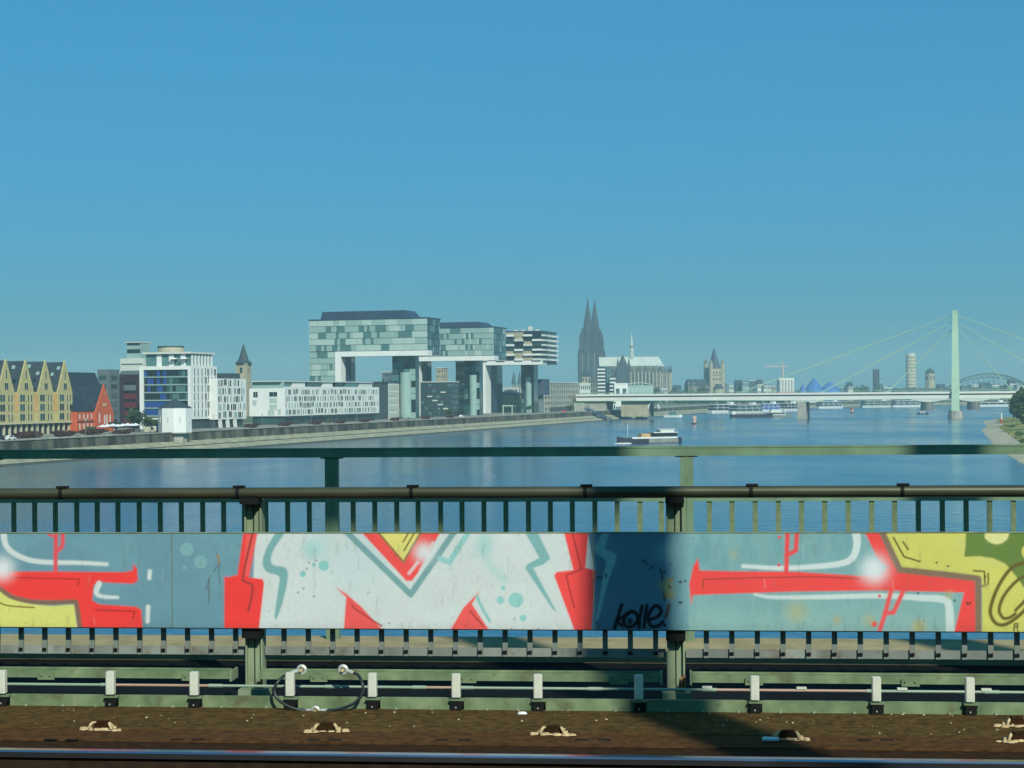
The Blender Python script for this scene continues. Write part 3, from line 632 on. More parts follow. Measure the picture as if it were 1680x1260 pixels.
def rbox(b, x0, x1, y0, y1, z0, z1, m, r=0.006):
    b.prism([(x0 + r, y0), (x1 - r, y0), (x1, y0 + r), (x1, y1 - r), (x1 - r, y1), (x0 + r, y1), (x0, y1 - r), (x0, y0 + r)], z0, z1, m)
cb = MB(); rbox(cb, -bw_, bw_, -0.03, 0.02, cz0, cz1 - 0.003, 'cover_white'); rbox(cb, -bw_ + 0.004, bw_ - 0.004, -0.027, 0.017, cz1 - 0.0029, cz1, 'cover_white'); cbm = cb.mesh('cover')
ftm = MB().extrude([(-0.030, 0.0), (0.030, 0.0), (0.045, cz0 - 0.022), (-0.026, cz0 - 0.022)], 'y', -0.024, 0.03, 'black_steel').bar((0, -0.03, .02), (0, -0.0242, .02), 0.005, 'lug_metal').mesh('foot')
plm = MB().box(-0.036, 0.052, -0.028, 0.03, cz0 - 0.0218, cz0 - 0.012, 'steel_green').bar((0, 0, cz0 - 0.012), (0, 0, cz0 - 0.0005), 0.008, 'lug_metal').mesh('plate')
for px, u in zip(cov_px, covs):
    t = thing('cover_block', {477: 'white cover block standing inside the black cable ring', 612: 'white cover block just outside the black cable ring', 1048: 'white cover block in the shadow beside the rust stained railing post'}.get(px, 'white plastic cover block on a black steel foot beside the track'), 'cover', (u, PK - 0.012, DZ), random.uniform(-.04, .04), 'white cover blocks along the kerb beam')
    link('cover', cbm, t); link('foot', ftm, t); link('top_plate', plm, t)
# cable loop
PL = 10.33
cl = thing('cable_loop', 'black bonding cable bent into an open ring with metal lugs at its ends', 'cable', tuple(onp(520, 1168, PL)))
def lp(px, py, dy=0.0): v = onp(px, py, PL + dy) - cl.location; return v
pts = [lp(522 + 72 * math.cos(a), 1134 + 35 * math.sin(a) * (1 if math.sin(a) > 0 else 1), 0.0) for a in [rad(-118 - 0) - k * rad(304 - 0) / 40 for k in range(0)]]
left = [lp(478, 1104, .09), lp(466, 1109, .05), lp(455, 1120, .01), lp(450, 1133, 0), lp(455, 1146, -.01), lp(468, 1156, -.02), lp(484, 1163, -.02), lp(502, 1166.5, -.01)]
right = [lp(581, 1104, .09), lp(588, 1108, .05), lp(594, 1120, .01), lp(595.5, 1132, 0), lp(591, 1144, -.01), lp(579, 1155, -.02), lp(560, 1162.5, -.02), lp(536, 1166.5, -.01)]
def smooth3(P, n=6):
    q = crom([tuple(p) for p in P], n); return [Vector(x) for x in q]
MB().tube(smooth3(left), 0.0095, 'cable_rubber').build('cable', cl, True); MB().tube(smooth3(right), 0.0095, 'cable_rubber').build('cable', cl, True)
for (a, c, hole) in (((477, 1104.5), (489, 1100), (495, 1099)), ((580, 1104.5), (568, 1100), (563, 1099))):
    MB().bar(lp(*a, .09), lp(*c, .10), 0.013, 'lug_metal', 10).build('lug_sleeve', cl)
    h = lp(*hole, .10)
    MB().tube([h + Vector((0.024 * math.cos(t), 0, 0.024 * math.sin(t))) for t in np.linspace(0, 2 * math.pi, 17)], 0.011, 'lug_metal').build('lug_eye', cl)
    MB().bar(h + Vector((0, -0.03, 0)), h + Vector((0, 0.03, 0)), 0.010, 'clip_cream', 6).build('bolt', cl)
MB().bar(lp(499, 1166), lp(510, 1165.5), 0.012, 'lug_metal', 10).build('lug_sleeve', cl); MB().bar(lp(538, 1166), lp(526, 1165.5), 0.012, 'lug_metal', 10).build('lug_sleeve', cl)
h = lp(517.5, 1166)
MB().tube([h + Vector((0.022 * math.cos(t), 0, 0.022 * math.sin(t))) for t in np.linspace(0, 2 * math.pi, 17)], 0.010, 'lug_metal').build('lug_eye', cl)
MB().extrude([(h.x - 0.04, -0.02), (h.x + 0.035, -0.02), (h.x + 0.012, h.z + 0.01), (h.x - 0.012, h.z + 0.01)], 'y', 0.005, 0.02, 'clip_cream').bar(h + Vector((0, -.03, 0)), h, 0.009, 'clip_cream', 6).build('anchor_tab', cl)
# rail fastenings
def fastening(px, py, rz, lab='cream painted rail clip with two bent arms on the brown deck'):
    g = ground(px, py, DZ)
    t = thing('rail_fastening', lab, 'fastening', tuple(g), rz, 'cream rail clips on the deck')
    b = MB()
    for k in range(9):
        x = -0.11 + 0.027 * k + random.uniform(-.008, .008); y = random.uniform(-.03, .005); r = random.uniform(.014, .030)
        b.frust(x, y, 0.0, random.uniform(.006, .016), r, r * .75, 7, 'clip_cream', rot=random.random() * 3, sy=random.uniform(.45, .8))
    b.build('base_plate', t)
    MB().box(-0.045, 0.05, -0.012, 0.035, 0.0102, 0.040, 'rustdark').box(-0.03, 0.035, -0.014, 0.03, 0.0401, 0.050, 'rustdark').build('clamp_block', t)
    for sx in (-1, 1):
        MB().tube([(sx * 0.068, -0.03, 0.012), (sx * 0.062, -0.03, 0.03), (sx * 0.052, -0.02, 0.042), (sx * 0.046, 0.0, 0.040), (sx * 0.055, 0.02, 0.02)], 0.0085, 'clip_cream', 6).build('spring_arm', t)
        MB().frust(sx * 0.075, 0.0, 0.0102, 0.022, 0.013, 0.011, 6, 'clip_cream').build('bolt', t)
for px, py in ((-195, 1191), (168, 1197), (535, 1200), (907, 1205), (1292, 1213), (1672, 1216), (2040, 1222)): fastening(px, py, random.uniform(-.15, .15), *(['cream rail clip with a white plastic tube lying beside it'] if px == 1292 else ['cream rail clip directly below the black cable ring'] if px == 535 else []))
for px, py in ((1668, 1191),): fastening(px, py, 0.2, 'cream clip set back against the green kerb beam')
# litter
g = ground(857, 1171, DZ + 0.004); b = MB(); b.frust(0, 0, 0, 0.012, 0.032, 0.020, 9, 'white_cloth', sy=.6)
o = tag(b.build('paper_scrap'), 'small crumpled white paper scrap against the kerb beam', 'litter'); o.location = g
g = ground(1264, 1213, DZ + 0.014); b = MB().bar((-0.045, 0, 0), (0.045, 0.004, 0), 0.012, 'white_cloth', 10)
o = tag(b.build('plastic_tube'), 'short white plastic tube lying beside a cream rail clip', 'litter'); o.location = g
# grit on the deck: far too many to count
b = MB()
for k in range(1300):
    u = random.uniform(-7, 8); p = 9.75 + 0.63 * (random.random() ** 0.8)
    if u < 1.0 and random.random() < 0.72: continue
    s = 0.0022 + 0.008 * random.random() ** 3
    a = random.uniform(0, 6.28)
    b.frust(u, p, DZ - 0.001, DZ + s * .7, s, s * .5, 5, 'stone_bit' if random.random() < .6 else 'rustdirt', rot=a, sy=random.uniform(.5, 1))
o = b.build('deck_grit'); o['kind'] = 'stuff'; o['label'] = 'loose pale grit scattered over the brown track deck'
# dirt piled along the foot of the kerb and thin slots in the rust plate
for px in (312 / 4, 1150 / 4, 1300 / 4, 470 / 4): pass
b = MB()
for px in (83, 118, 290, 325, 515, 550, 725, 762, 955, 992, 1418, 1455, 1650):
    g = ground(px, 1213, DZ); b.box(g.x - 0.035, g.x + 0.035, g.y - 0.012, g.y + 0.012, DZ - 0.0035, DZ + 0.001, 'black_steel')
o = b.build('slot_marks', bpy.data.objects['bridge_deck']); 

# ---- steelwork of this bridge behind the viewer (throws the shadows seen on panel and railing)
KU, KZ = math.tan(rad(180) - SUN_AZ), math.tan(SUN_EL) / math.cos(rad(180) - SUN_AZ)   # sideways and drop per metre northwards
PT = -5.5
def src(px, py, p): v = onp(px, py, p); k = p - PT; return v.x + KU * k, v.z + KZ * k
tr = thing('bridge_truss', 'steel bridge truss post with chord standing across the tracks', 'truss', (0, PT, DZ - 0.11))
su0, _ = src(985, 960, PN); su1, _ = src(1084, 960, PN)
hh = src(840, 740, PF)[1] - DZ + 1.2
hb = src(660, 848, PF)[1] - DZ + 0.11
MB().box(su0, su1, -0.2, 0.2, 0, hh, 'steel_green').build('end_post', tr)
ce = src(1010, 745, PF)[0]
MB().box(-24, ce, -0.15, 0.15, hb, hh, 'steel_green').build('top_chord', tr)
dl = src(515, 848, PF)[0]
MB().box(-24, dl, -0.1, 0.1, hb - 0.22, hb - 0.001, 'steel_green').build('deep_web', tr)
g0 = src(965, 848, PF)[0]; g1 = src(880, 848, PF)[0]
MB().box(g1, g0, -0.1, 0.1, hb - 0.22, hb - 0.001, 'steel_green').build('gusset_plate', tr)
MB().beam((-24, 0, 0.2), (su0, 0, 0.2), 0.3, 0.4, 'steel_green').build('bottom_chord', tr)
m0 = src(1502, 850, PF)[0]; m1 = src(1598, 850, PF)[0]
ms = thing('catenary_mast', 'tall green steel mast for overhead wires beside the far track', 'mast', ((m0 + m1) / 2, PT, DZ - 0.11))
MB().box((m0 - m1) / 2, (m1 - m0) / 2, -0.17, 0.17, 0.05, hh, 'steel_green').build('shaft', ms)
MB().box(-0.4, 0.4, -0.4, 0.4, 0, 0.049, 'concrete').build('foot_plate', ms)

tc_ = thing('sky_block_carriage', 'unseen dark carriage added behind the viewpoint to block low sky light', 'train', (0, -2.7, DZ - 0.1))  # added out of view to shut out low sky light and deepen foreground shade
MB().extrude([(-1.45, 1.05), (1.45, 1.05), (1.48, 2.2), (1.42, 3.3), (1.0, 4.0), (.4, 4.2), (-.4, 4.2), (-1.0, 4.0), (-1.42, 3.3), (-1.48, 2.2)], 'x', -24, 24, 'greydark').build('body', tc_)
for k in range(16): put('window', 'glass_dark', tc_, -23 + k * 2.9, -21 + k * 2.9, 1.40, 1.50, 2.0, 2.95)
for x in (-19, -16.5, -2, 2, 16.5, 19):
    for y in (-.75, .75): MB().bar((x, y - .07, .52), (x, y + .07, .52), .46, 'black_steel', 16).build('wheel', tc_)
for x in (-17.75, 0, 17.75): put('bogie_frame', 'black_steel', tc_, x - 2.2, x + 2.2, -.6, .6, .5, 1.04)
# ================================================================== left bank: Rheinau harbour
def bld(name, label, cat, pxc, s, z=QZ, group=None):
    t = t_of(pxc, s); o = thing(name, label, cat, tuple(bw(t, s, z)), BANG, group)
    x, d = bk(t, s); return o, t, d
def rl_(px, s, t): return t_of(px, s) - t                 # river-face length from the corner to pixel px
def sl_(px, s, t): return s_of(px, t) - s                 # south-face width from the corner to pixel px

# --- yellow gabled warehouse row
s0 = 48.0
wh, t0, d0 = bld('warehouse', 'long yellow warehouse with a row of steep pointed gables and slate roof', 'building', -75, s0)
gc = [rl_(px, s0, t0) for px in (-54, -22, 10.5, 43, 75.5, 107)]
Lw = rl_(128, s0, t0); EV, RG = 14.0, 24.2
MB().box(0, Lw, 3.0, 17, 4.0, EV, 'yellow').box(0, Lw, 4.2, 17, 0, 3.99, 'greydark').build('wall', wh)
rf = MB().extrude([(3.0, EV + .01), (10, RG), (17, EV + .01)], 'x', 0, rl_(113, s0, t0), 'slate').build('roof', wh)
MB().box(0, Lw + .5, -0.5, 3.2, 3.55, 4.0, 'cream').build('canopy', wh)
for k in range(int(Lw / 3.3)): put('arcade_pillar', 'cream', wh, 1 + k * 3.3, 1.7 + k * 3.3, 0.3, 0.9, 0, 3.55)
for k in range(int(Lw / 3.3)): win(wh, 'R', 2.8 + k * 3.3, 0.4, 1.7, 2.6, 'glass_mid' if k % 3 else 'glass_light', 'cream', -4.2)
for i, c in enumerate(gc):
    hw = 4.7
    by = MB().box(c - hw, c + hw, 0, 3.6, 4.0, EV, 'yellow').build('bay', wh)
    MB().box(c - hw - 0.12, c - hw - 0.002, 0.1, 2.9, 7.6, EV - 0.6, 'orange').build('side_panel', by)
    MB().extrude([(c - hw, EV), (c, RG + .5), (c + hw, EV)][::-1], 'y', 0.0, 0.5, 'yellow').build('gable', wh)
    MB().extrude([(c - hw + .2, EV + .02), (c, RG - .02), (c + hw - .2, EV + .02)][::-1], 'y', 0.51, 9.8, 'slate').build('gable_roof', wh)
    win(wh, 'R', c, 18.4, 0.8, 2.6, 'glass_dark', 'cream'); win(wh, 'R', c, 14.9, 2.2, 2.0, 'glass_dark', 'cream')
    for z in (4.7, 7.9, 11.0):
        win(wh, 'R', c - 2.3, z, 3.0, 2.1, 'glass_mid' if (i + int(z)) % 3 else 'glass_dark', 'cream'); win(wh, 'R', c + 1.3, z, 0.8, 2.1, 'glass_dark', 'cream'); win(wh, 'R', c + 3.1, z, 0.8, 2.0, 'glass_dark', 'cream')
    mid = c + 6.2
    for z in (4.7, 7.9, 11.0):
        if mid < Lw - 1: win(wh, 'R', mid - .1, z, 1.7, 2.1, 'glass_dark', 'cream', -3.0); put('balcony', 'cream', wh, mid - 1.2, mid + 1.2, 2.0, 2.98, z - .5, z + .35)
for i in range(5):
    for q in range(7):
        f_ = .12 + .7 * (q % 4) / 3 + random.uniform(-.04, .04); yy = 1.6 + 6.5 * random.random()
        o = link('skylight', shared(('sky_l', q % 3), lambda: MB().box(-.6, .6, -.6, .6, 0, .12, ('glass_light', 'glass_dark', 'glass_dark')[q % 3]).mesh('skylight')), rf, (gc[i + 1] - 4.5 * (1 - f_), yy, EV + (RG - EV) * f_), (0, -math.atan2(RG - EV, 4.5), 0))
# --- brick harbour office
hb_, t0, d0 = bld('brick_house', 'orange red brick harbour house with a steep pointed gable', 'building', 129, 45)
Lh = rl_(187, 45, t0); ga, gb_ = rl_(156, 45, t0), rl_(186, 45, t0); gm_ = (ga + gb_) / 2
MB().box(0, ga - .002, 0.6, 11, 0, 7.3, 'brick_red').build('wall', hb_)
MB().box(ga, gb_, 0, 13, 0, 6.6, 'brick_red').build('gable_wing', hb_)
MB().extrude([(ga, 6.6), (gm_, zof(172, 630, d0) - QZ), (gb_, 6.6)][::-1], 'y', 0.0, 0.5, 'brick_red').build('gable', hb_)
MB().extrude([(ga + .2, 6.62), (gm_, zof(172, 630, d0) - QZ - .3), (gb_ - .2, 6.62)][::-1], 'y', 0.51, 13, 'slate2').build('roof', hb_)
MB().extrude([(0.4, 7.31), (6, 12.5), (11.2, 7.31)], 'x', -.2, ga, 'slate2').build('roof', hb_)
for k in range(4):
    win(hb_, 'R', ga * (k + .6) / 4.2, 1.0, 0.9, 2.2, 'offwhite', 'brick_red', -0.6); win(hb_, 'R', ga * (k + .6) / 4.2, 4.6, 0.9, 1.8, 'offwhite', 'brick_red', -0.6)
for k, c in enumerate((-.28, 0.0, .12, .3)):
    win(hb_, 'R', gm_ + c * (gb_ - ga), 2.6 if k else 3.2, 1.0, 3.4, 'offwhite', 'brick_red')
win(hb_, 'R', gm_, 9.0, 2.6, 1.0, 'cream', 'brick_red'); win(hb_, 'R', gm_, 13.2, 1.2, 0.5, 'cream', 'brick_red')
put('string_course', 'slate2', hb_, 0, ga - .01, .4, .598, 3.6, 3.9)
# --- big slate roofed warehouse behind
sr, t0, d0 = bld('slate_warehouse', 'dark slate roofed warehouse rising behind the brick harbour house', 'building', 116, 60)
L = rl_(176, 60, t0); zt = zof(118, 610, d0) - QZ
MB().box(0, L, 0, 16, 0, zt - 12, 'greydark').build('wall', sr)
rr = MB().extrude([(-.3, zt - 12), (5, zt), (11, zt), (16.3, zt - 12)], 'x', 0, L, 'slate2').build('roof', sr)
MB().extrude([(0, zt), (3.5, zt), (1.2, zt + 1.8)][::-1], 'y', 4.5, 11, 'slate').build('roof_peak', sr)
for k in range(7): put('dormer', 'offwhite', rr, 3 + k * 2.2, 3.7 + k * 2.2, 1.6, 2.2, zt - 7.2, zt - 5.9)
for k in range(8): win(sr, 'R', 2 + k * 2.0, zt - 15.0, 1.3, 2.2, 'glass_light', 'greydark')
# --- grey block and dark red block
gb2, t0, d0 = bld('grey_block', 'narrow grey office block with dark window bands beside the dark red block', 'building', 178, 75)
zt = zof(178, 606, d0) - QZ; W = sl_(160, 75, t0); L = rl_(196, 75, t0)
MB().box(0, L, 0, W, 0, zt, 'greyblue').build('wall', gb2)
for k in range(6):
    win(gb2, 'R', L / 2, zt - 4 - k * 3.4, L * .55, 1.6, 'glass_dark', 'greyblue'); win(gb2, 'S', W / 2, zt - 4 - k * 3.4, W * .7, 1.6, 'glass_mid', 'greyblue')
dr, t0, d0 = bld('red_block', 'dark red and purple office block with horizontal bands', 'building', 229, 70)
zt = zof(229, 614, d0) - QZ; W = sl_(196, 70, t0)
MB().box(0, 14, 0, W, 0, zt, 'darkpurple').build('wall', dr)
for k in range(5):
    put('facade_band', 'darkred' if k else 'greyblue', dr, -0.25, -0.003, 1.5, W - 2, zt - 6.4 - k * 3.4, zt - 4.2 - k * 3.4)
    for q in range(6): win(dr, 'S', 2.4 + q * (W - 5) / 5, zt - 4.0 - k * 3.4, 1.2, 0.9, 'glass_dark', 'darkpurple', 0.0)
put('roof_rail', 'greyblue', dr, 0, 13, .3, W - .3, zt, zt + .9)
# --- tower with bands behind
bt, t0, d0 = bld('banded_tower', 'white tower with dark window bands rising behind the low blocks', 'building', 236, 130)
W = sl_(198, 130, t0); zt = zof(220, 588, d0) - QZ; zt2 = zof(220, 562, d0) - QZ; wa = sl_(230, 130, t0); wb = sl_(207, 130, t0)
MB().box(0, 12, 0, W, 0, zt, 'offwhite').build('wall', bt)
MB().box(1, 10, wa, wb, zt, zt2, 'glass_light').build('top_storeys', bt)
for k in range(4): put('grey_band', 'greyblue', bt, -.12, -.002, .4, W - .4, zt - 3 - k * 3.3, zt - 2.4 - k * 3.3)  # thin grey bands across the white south face
for k in range(2): put('window_band', 'glass_dark', bt, .7, .998, wa + .3, wb - .3, zt + 2.7 + k * 3.7, zt + 4.4 + k * 3.7)
put('roof_slab', 'offwhite', bt, .6, 10.4, wa - .3, wb + .3, zt2, zt2 + .5)
# --- round drum
du = thing('round_drum', 'beige round concrete drum showing above the blue windowed white block', 'building', tuple(bw(t_of(281, 95), 95)), BANG)
dd = bk(t_of(281, 95), 95)[1]; zt = zof(281, 570, dd) - QZ
MB().frust(0, 0, 0, zt, 5.7, 5.7, 40, 'cream').build('wall', du, False); MB().frust(0, 0, zt, zt + .5, 5.9, 5.9, 40, 'slate').build('rim', du)
for k in range(20): a = 2 * math.pi * k / 20; put('rib', 'cream', du, 5.68 * math.cos(a) - .12, 5.68 * math.cos(a) + .12, 5.68 * math.sin(a) - .12, 5.68 * math.sin(a) + .12, zt - 4, zt - .1)

# --- white block with the blue glazed south front
s0 = 33.0
bb, t0, d0 = bld('white_block', 'white cubic block with a deep frame around blue glazing', 'building', 313, s0)
W = sl_(229, s0, t0); L = rl_(356, s0, t0); zt = zof(313, 600, d0) - QZ
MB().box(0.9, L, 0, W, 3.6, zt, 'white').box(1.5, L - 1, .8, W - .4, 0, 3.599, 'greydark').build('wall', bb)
gz0 = zof(313, 683, d0) - QZ; gz1 = zof(313, 606, d0) - QZ
MB().box(0, .899, 0, 1.2, 3.6, zt, 'white').box(0, .899, W - 1.6, W, 0, zt, 'white').box(0, .899, 1.201, W - 1.601, gz1, zt, 'white').build('frame', bb)
nc, nr_ = 14, 6; cw_ = (W - 2.8) / nc; rh = (gz1 - gz0) / nr_
for i in range(nc):
    for j in range(nr_):
        y0 = 1.2 + i * cw_; z0 = gz0 + j * rh
        left = i > 6
        r = random.random()
        m = ('glass_blue' if r < (.75 if j < 2 else .45) else 'glass_dark') if left else ('glass_dark' if r < .5 else 'glass_mid' if r < .85 else 'glass_teal')
        put('pane', m, bb, .55, .898, y0 + .05, y0 + cw_ - .05, z0 + .6, z0 + rh)
for j in range(nr_ + 1): put('floor_edge', 'glass_light', bb, .2, .897, 1.21, W - 1.61, gz0 + j * rh - .02, gz0 + j * rh + .42)
for j in range(6):
    for i, a in enumerate((.14, .27, .42, .56, .66, .8, .92)):
        z0 = 4.6 + j * (zt - 5) / 6
        if i < 3: win(bb, 'R', a * L, z0, 1.0, 2.5, 'glass_mid', 'white')
        else: win(bb, 'R', a * L, z0 + (0 if (i + j) % 2 else .3), 2.0 if (i * 3 + j) % 2 else 1.0, 2.5, 'glass_dark' if (i + j) % 3 else 'glass_teal', 'white')
ph = MB().box(2.5, L - 2, 1.2, W - 1.5, zt, zt + 4.6, 'glass_teal').build('penthouse', bb)
MB().box(1.2, L - .6, .4, W - .6, zt + 4.6, zt + 5.3, 'offwhite').build('penthouse_roof', bb)
for k in range(7): put('penthouse_pier', 'white', bb, 3 + k * (L - 6) / 6, 4.2 + k * (L - 6) / 6, .9, 1.199, zt, zt + 4.6)
for a in (.15, .38, .62): put('penthouse_pier', 'white', bb, 2.2, 2.499, W * a, W * a + 2.0, zt, zt + 4.59)
for k, a in enumerate((1.0, 5.2)):
    MB().frust(1.4, 2.4 + a, zt + 2.6, zt + 3.2, 1.7, .15, 8, 'white_cloth').bar((1.4, 2.4 + a, zt), (1.4, 2.4 + a, zt + 2.6), .05, 'white').build('sunshade', bb)
# --- random-window facade builder
def random_front(o, L, z0, z1, rows, seed, solid=0.0, base='white'):
    g = random.Random(seed); rh = (z1 - z0) / rows
    for j in range(rows):
        x = 0.8
        while x < L - 1.5:
            wd = g.choice((0.8, 1.0, 1.6, 2.4, 3.0)); 
            if x + wd > L - .5: break
            if g.random() > solid:
                win(o, 'R', x + wd / 2, z0 + j * rh + .35 + (g.random() < .2) * .3, wd, rh - .9, g.choice(('glass_dark', 'glass_dark', 'glass_dark', 'glass_mid', 'glass_teal', 'glass_light')), base)
            x += wd + g.choice((0.4, 0.7, 1.1, 1.9))
wl1, t0, d0 = bld('white_flats', 'white flats with scattered windows beside the blue glazed block', 'building', 356, 30)
L = rl_(404, 30, t0); zt = zof(360, 621, d0) - QZ
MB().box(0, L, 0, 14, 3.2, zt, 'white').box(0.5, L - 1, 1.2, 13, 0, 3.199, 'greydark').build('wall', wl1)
random_front(wl1, L, 3.4, zt, 5, 11); put('roof_plant', 'greydark', wl1, L * .55, L * .95, 2, 8, zt, zt + 2.2)
for k in range(3): MB().extrude([(L * (.1 + .25 * k), 0), (L * (.1 + .25 * k) + 2.2, 0), (L * (.1 + .25 * k) + 1.6, 3.19), (L * (.1 + .25 * k) - .8, 3.19)], 'y', .1, .7, 'white').build('slanted_leg', wl1)
# --- long white apartment block
s0 = 30.0
ap, t0, d0 = bld('apartment_block', 'long low white apartment block with scattered narrow windows and roof terraces', 'building', 467, s0)
W = sl_(409, s0, t0); L = rl_(622, s0, t0); zt = zof(467, 637, d0) - QZ
MB().box(0, L, 0, W, 3.6, zt, 'white').box(1.0, L - 1.5, 1.6, W - 1, 0, 3.599, 'glass_mid').build('wall', ap)
random_front(ap, L, 4.0, zt, 4, 5, .08)
for (a, z, w_, h_) in ((.82, .70, 2.0, 2.2), (.62 - .3, .72, 3.6, 1.9), (.32, .48, 3.6, 1.9), (.32, .24, 3.6, 1.9), (.85, .40, 1.8, 2), (.38, .02, 3.0, 2.0), (.15, .04, 1.2, 2.2)):
    win(ap, 'S', W * a, 3.9 + z * (zt - 4.2), w_, h_, 'glass_dark' if z > .6 else 'glass_pale', 'white')
for k in range(int(L / 4)): win(ap, 'R', 3 + k * 4.0, .5, 2.6, 2.4, 'glass_dark' if k % 3 else 'glass_mid', 'greydark', -1.6)
for i, (a, c, m) in enumerate(((.01, .1, 'glass_teal'), (.12, .24, 'white'), (.26, .40, 'glass_mid'), (.42, .52, 'white'), (.55, .63, 'glass_dark'), (.66, .80, 'glass_teal'), (.82, .97, 'offwhite'))):
    put('terrace_pavilion', m, ap, L * a, L * c, 2.2, W - 2, zt, zt + 2.8)
put('terrace_roof', 'offwhite', ap, -.5, L * .97, 1.6, W - 1.5, zt + 2.8, zt + 3.2); put('parapet', 'white', ap, 0.02, L - .02, .02, .3, zt, zt + .7)
put('south_pavilion', 'glass_light', ap, 1.0, 2.19, 1.0, W - 1, zt, zt + 2.79)
# --- white gridded building with a sloping flank
gd, t0, d0 = bld('grid_building', 'pale gridded office with a dark sloping end beside the apartment block', 'building', 633, 40)
L = rl_(652, 40, t0); zt = zof(640, 628, d0) - QZ
MB().box(4, L + 8, 0, 14, 0, zt, 'offwhite').build('wall', gd)
MB().extrude([(-8, 0), (4, 0), (4, zt), (-6, zt)], 'y', 0.2, 13, 'greydark').build('sloping_flank', gd)
put('roof_edge', 'slate', gd, -6.4, L + 8.3, -.3, 14.3, zt, zt + .6)
for j in range(5):
    for k in range(7): win(gd, 'R', 5.2 + k * 2.0, .8 + j * (zt - .5) / 5, 1.4, 1.9, 'glass_pale', 'concrete')

# --- the three crane-shaped houses
def crane_house(label, pxL, pxC, pxR, s, ytop, yroof, ybot, glass, style, pil, core, bandw=(None, None), rp=(0, 1)):
    o, t, d = bld('crane_house', label, 'building', pxC, s)
    W = sl_(pxL, s, t); L = rl_(pxR, s, t)
    z1 = zof(pxC, ytop, d) - QZ; z0 = zof(pxC, ybot, d) - QZ; zr = zof(pxC, yroof, d) - QZ
    tw = sl_(core, s, t)                                   # where the rear tower begins
    MB().box(0.3, L - .3, 0.3, W - .3, z0 + 1.2, z1 - .3, 'mullion').build('upper_box', o)
    MB().box(0.3, L - .3, tw + .3, W - .3, 0, z0 + 1.199, 'mullion').build('rear_tower', o)
    # white frame band under the arm and down the tower
    MB().box(-.35, L * .3, -.4, tw + 3.2, z0, z0 + 2.6, 'white').build('white_band', o)
    MB().box(-.35, L * .3, tw, tw + 3.2, 0, z0 - .002, 'white').build('white_band', o)
    put('soffit', 'greyblue', o, L * .3 + .01, L, -.2, tw, z0 + .4, z0 + 1.19)
    r0, r1 = W * rp[0], W * rp[1]
    MB().extrude([(r0 + 1, z1), (r1 - 1, z1), (r1 - 2, zr), (r0 + 5, zr)][::-1], 'x', 2.0, L - 3, 'roofblue').build('roof_pavilion', o)
    put('roof_edge', 'roofblue', o, -.3, L + .3, -.3, W + .3, z1 - .298, z1 + .25)
    rows = 5; rh = (z1 - .4 - (z0 + 2.6)) / rows
    g = random.Random(label)
    def panels(face, a0, a1, zb, zt_, nr, cmin, pal):
        h = (zt_ - zb) / nr
        for j in range(nr):
            a = a0
            run = 0
            while a < a1 - .2:
                if run <= 0: pale = g.random() < (.95 if (j == nr - 1 and nr == 5) else .52); run = g.uniform(3, 9)
                w_ = min((run if pale else 1.5), a1 - a); w_ = a1 - a if a1 - a - w_ < .5 else w_
                m = g.choice(('glass_pale', 'glass_pale', 'glass_light')) if pale else g.choice(('glass_teal', 'glass_teal', 'glass_light'))
                if face == 'R' or pal[0] == 'glass_light': m = g.choice(pal)
                run -= w_
                if face == 'S': put('glass_panel', m, o, 0.0, .299, a + .06, a + w_ - .06, zb + j * h + .18, zb + (j + 1) * h - .06)
                else: put('glass_panel', m, o, a + .06, a + w_ - .06, 0.0, .299, zb + j * h + .18, zb + (j + 1) * h - .06)
                a += w_
    if style == 'glass':
        panels('S', 0, W, z0 + 2.7, z1 - .3, rows, (1.5, 3, 4.5, 6, 9), glass)
        panels('S', tw + 3.4, W, z0 - 5 * rh, z0 + 2.5, 6, (3, 4.5, 6), glass)
        panels('R', 0, L, z0 + 1.3, z1 - .3, rows, (3.0, 4.0, 6.0), ('glass_mid', 'glass_mid', 'glass_teal', 'glass_mid', 'glass_dark', 'glass_light'))
    else:
        nb = 8; cwid = W / nb
        for j in range(6):
            h = (z1 - .3 - z0 - 2.6) / 6; zb = z0 + 2.6 + j * h
            for i in range(nb):
                y0 = i * cwid
                if (i + j) % 2 == 0 or g.random() < .15: put('balcony', g.choice(('white', 'offwhite', 'white')), o, -1.4, .29, y0 + .15, y0 + cwid - .15, zb + .1, zb + 1.35); put('glass_panel', g.choice(('glass_dark', 'glass_mid', 'stone_light')), o, 0.05, .298, y0 + .2, y0 + cwid - .2, zb + 1.4, zb + h)
                else: put('glass_panel', g.choice(('glass_dark', 'glass_mid', 'glass_dark', 'stone_light')), o, 0.0, .299, y0 + .1, y0 + cwid - .1, zb + .15, zb + h - .1)
            for q in range(3):
                x0 = L * (.02 + q * .33)
                put('balcony', 'white' if q else 'offwhite', o, x0, x0 + L * (.25 if q else .3), -2.0, .29, zb + .1, zb + 1.2)
                put('glass_panel', 'glass_dark' if q else 'roofblue', o, x0, x0 + L * .3, 0.1, .298, zb + 1.25, zb + h - .1)
        for q in range(4): put('roof_plant', 'offwhite', o, 3, 6, W * (.05 + q * .1), W * (.1 + q * .1), z1 + .26, z1 + 1.2 + (q == 1) * 2)
    panels('R', 0, L, 0, 0, 1, (4.0,), ('glass_mid',)) if False else None
    # rear tower, river side glazing
    for j in range(9):
        h = z0 / 9
        for q in range(3): put('tower_panel', ('glass_mid', 'roofblue', 'glass_dark')[(q) % 3], o, L * q / 3 + .4, L * (q + 1) / 3 - .3, tw + .02, tw + .298, j * h + .2, (j + 1) * h - .1)
    # glazed stair and lift tower that carries the arm
    y0, y1 = s_of(pil[1] - 5, t + L * .35) - s, s_of(pil[0], t + L * .35) - s
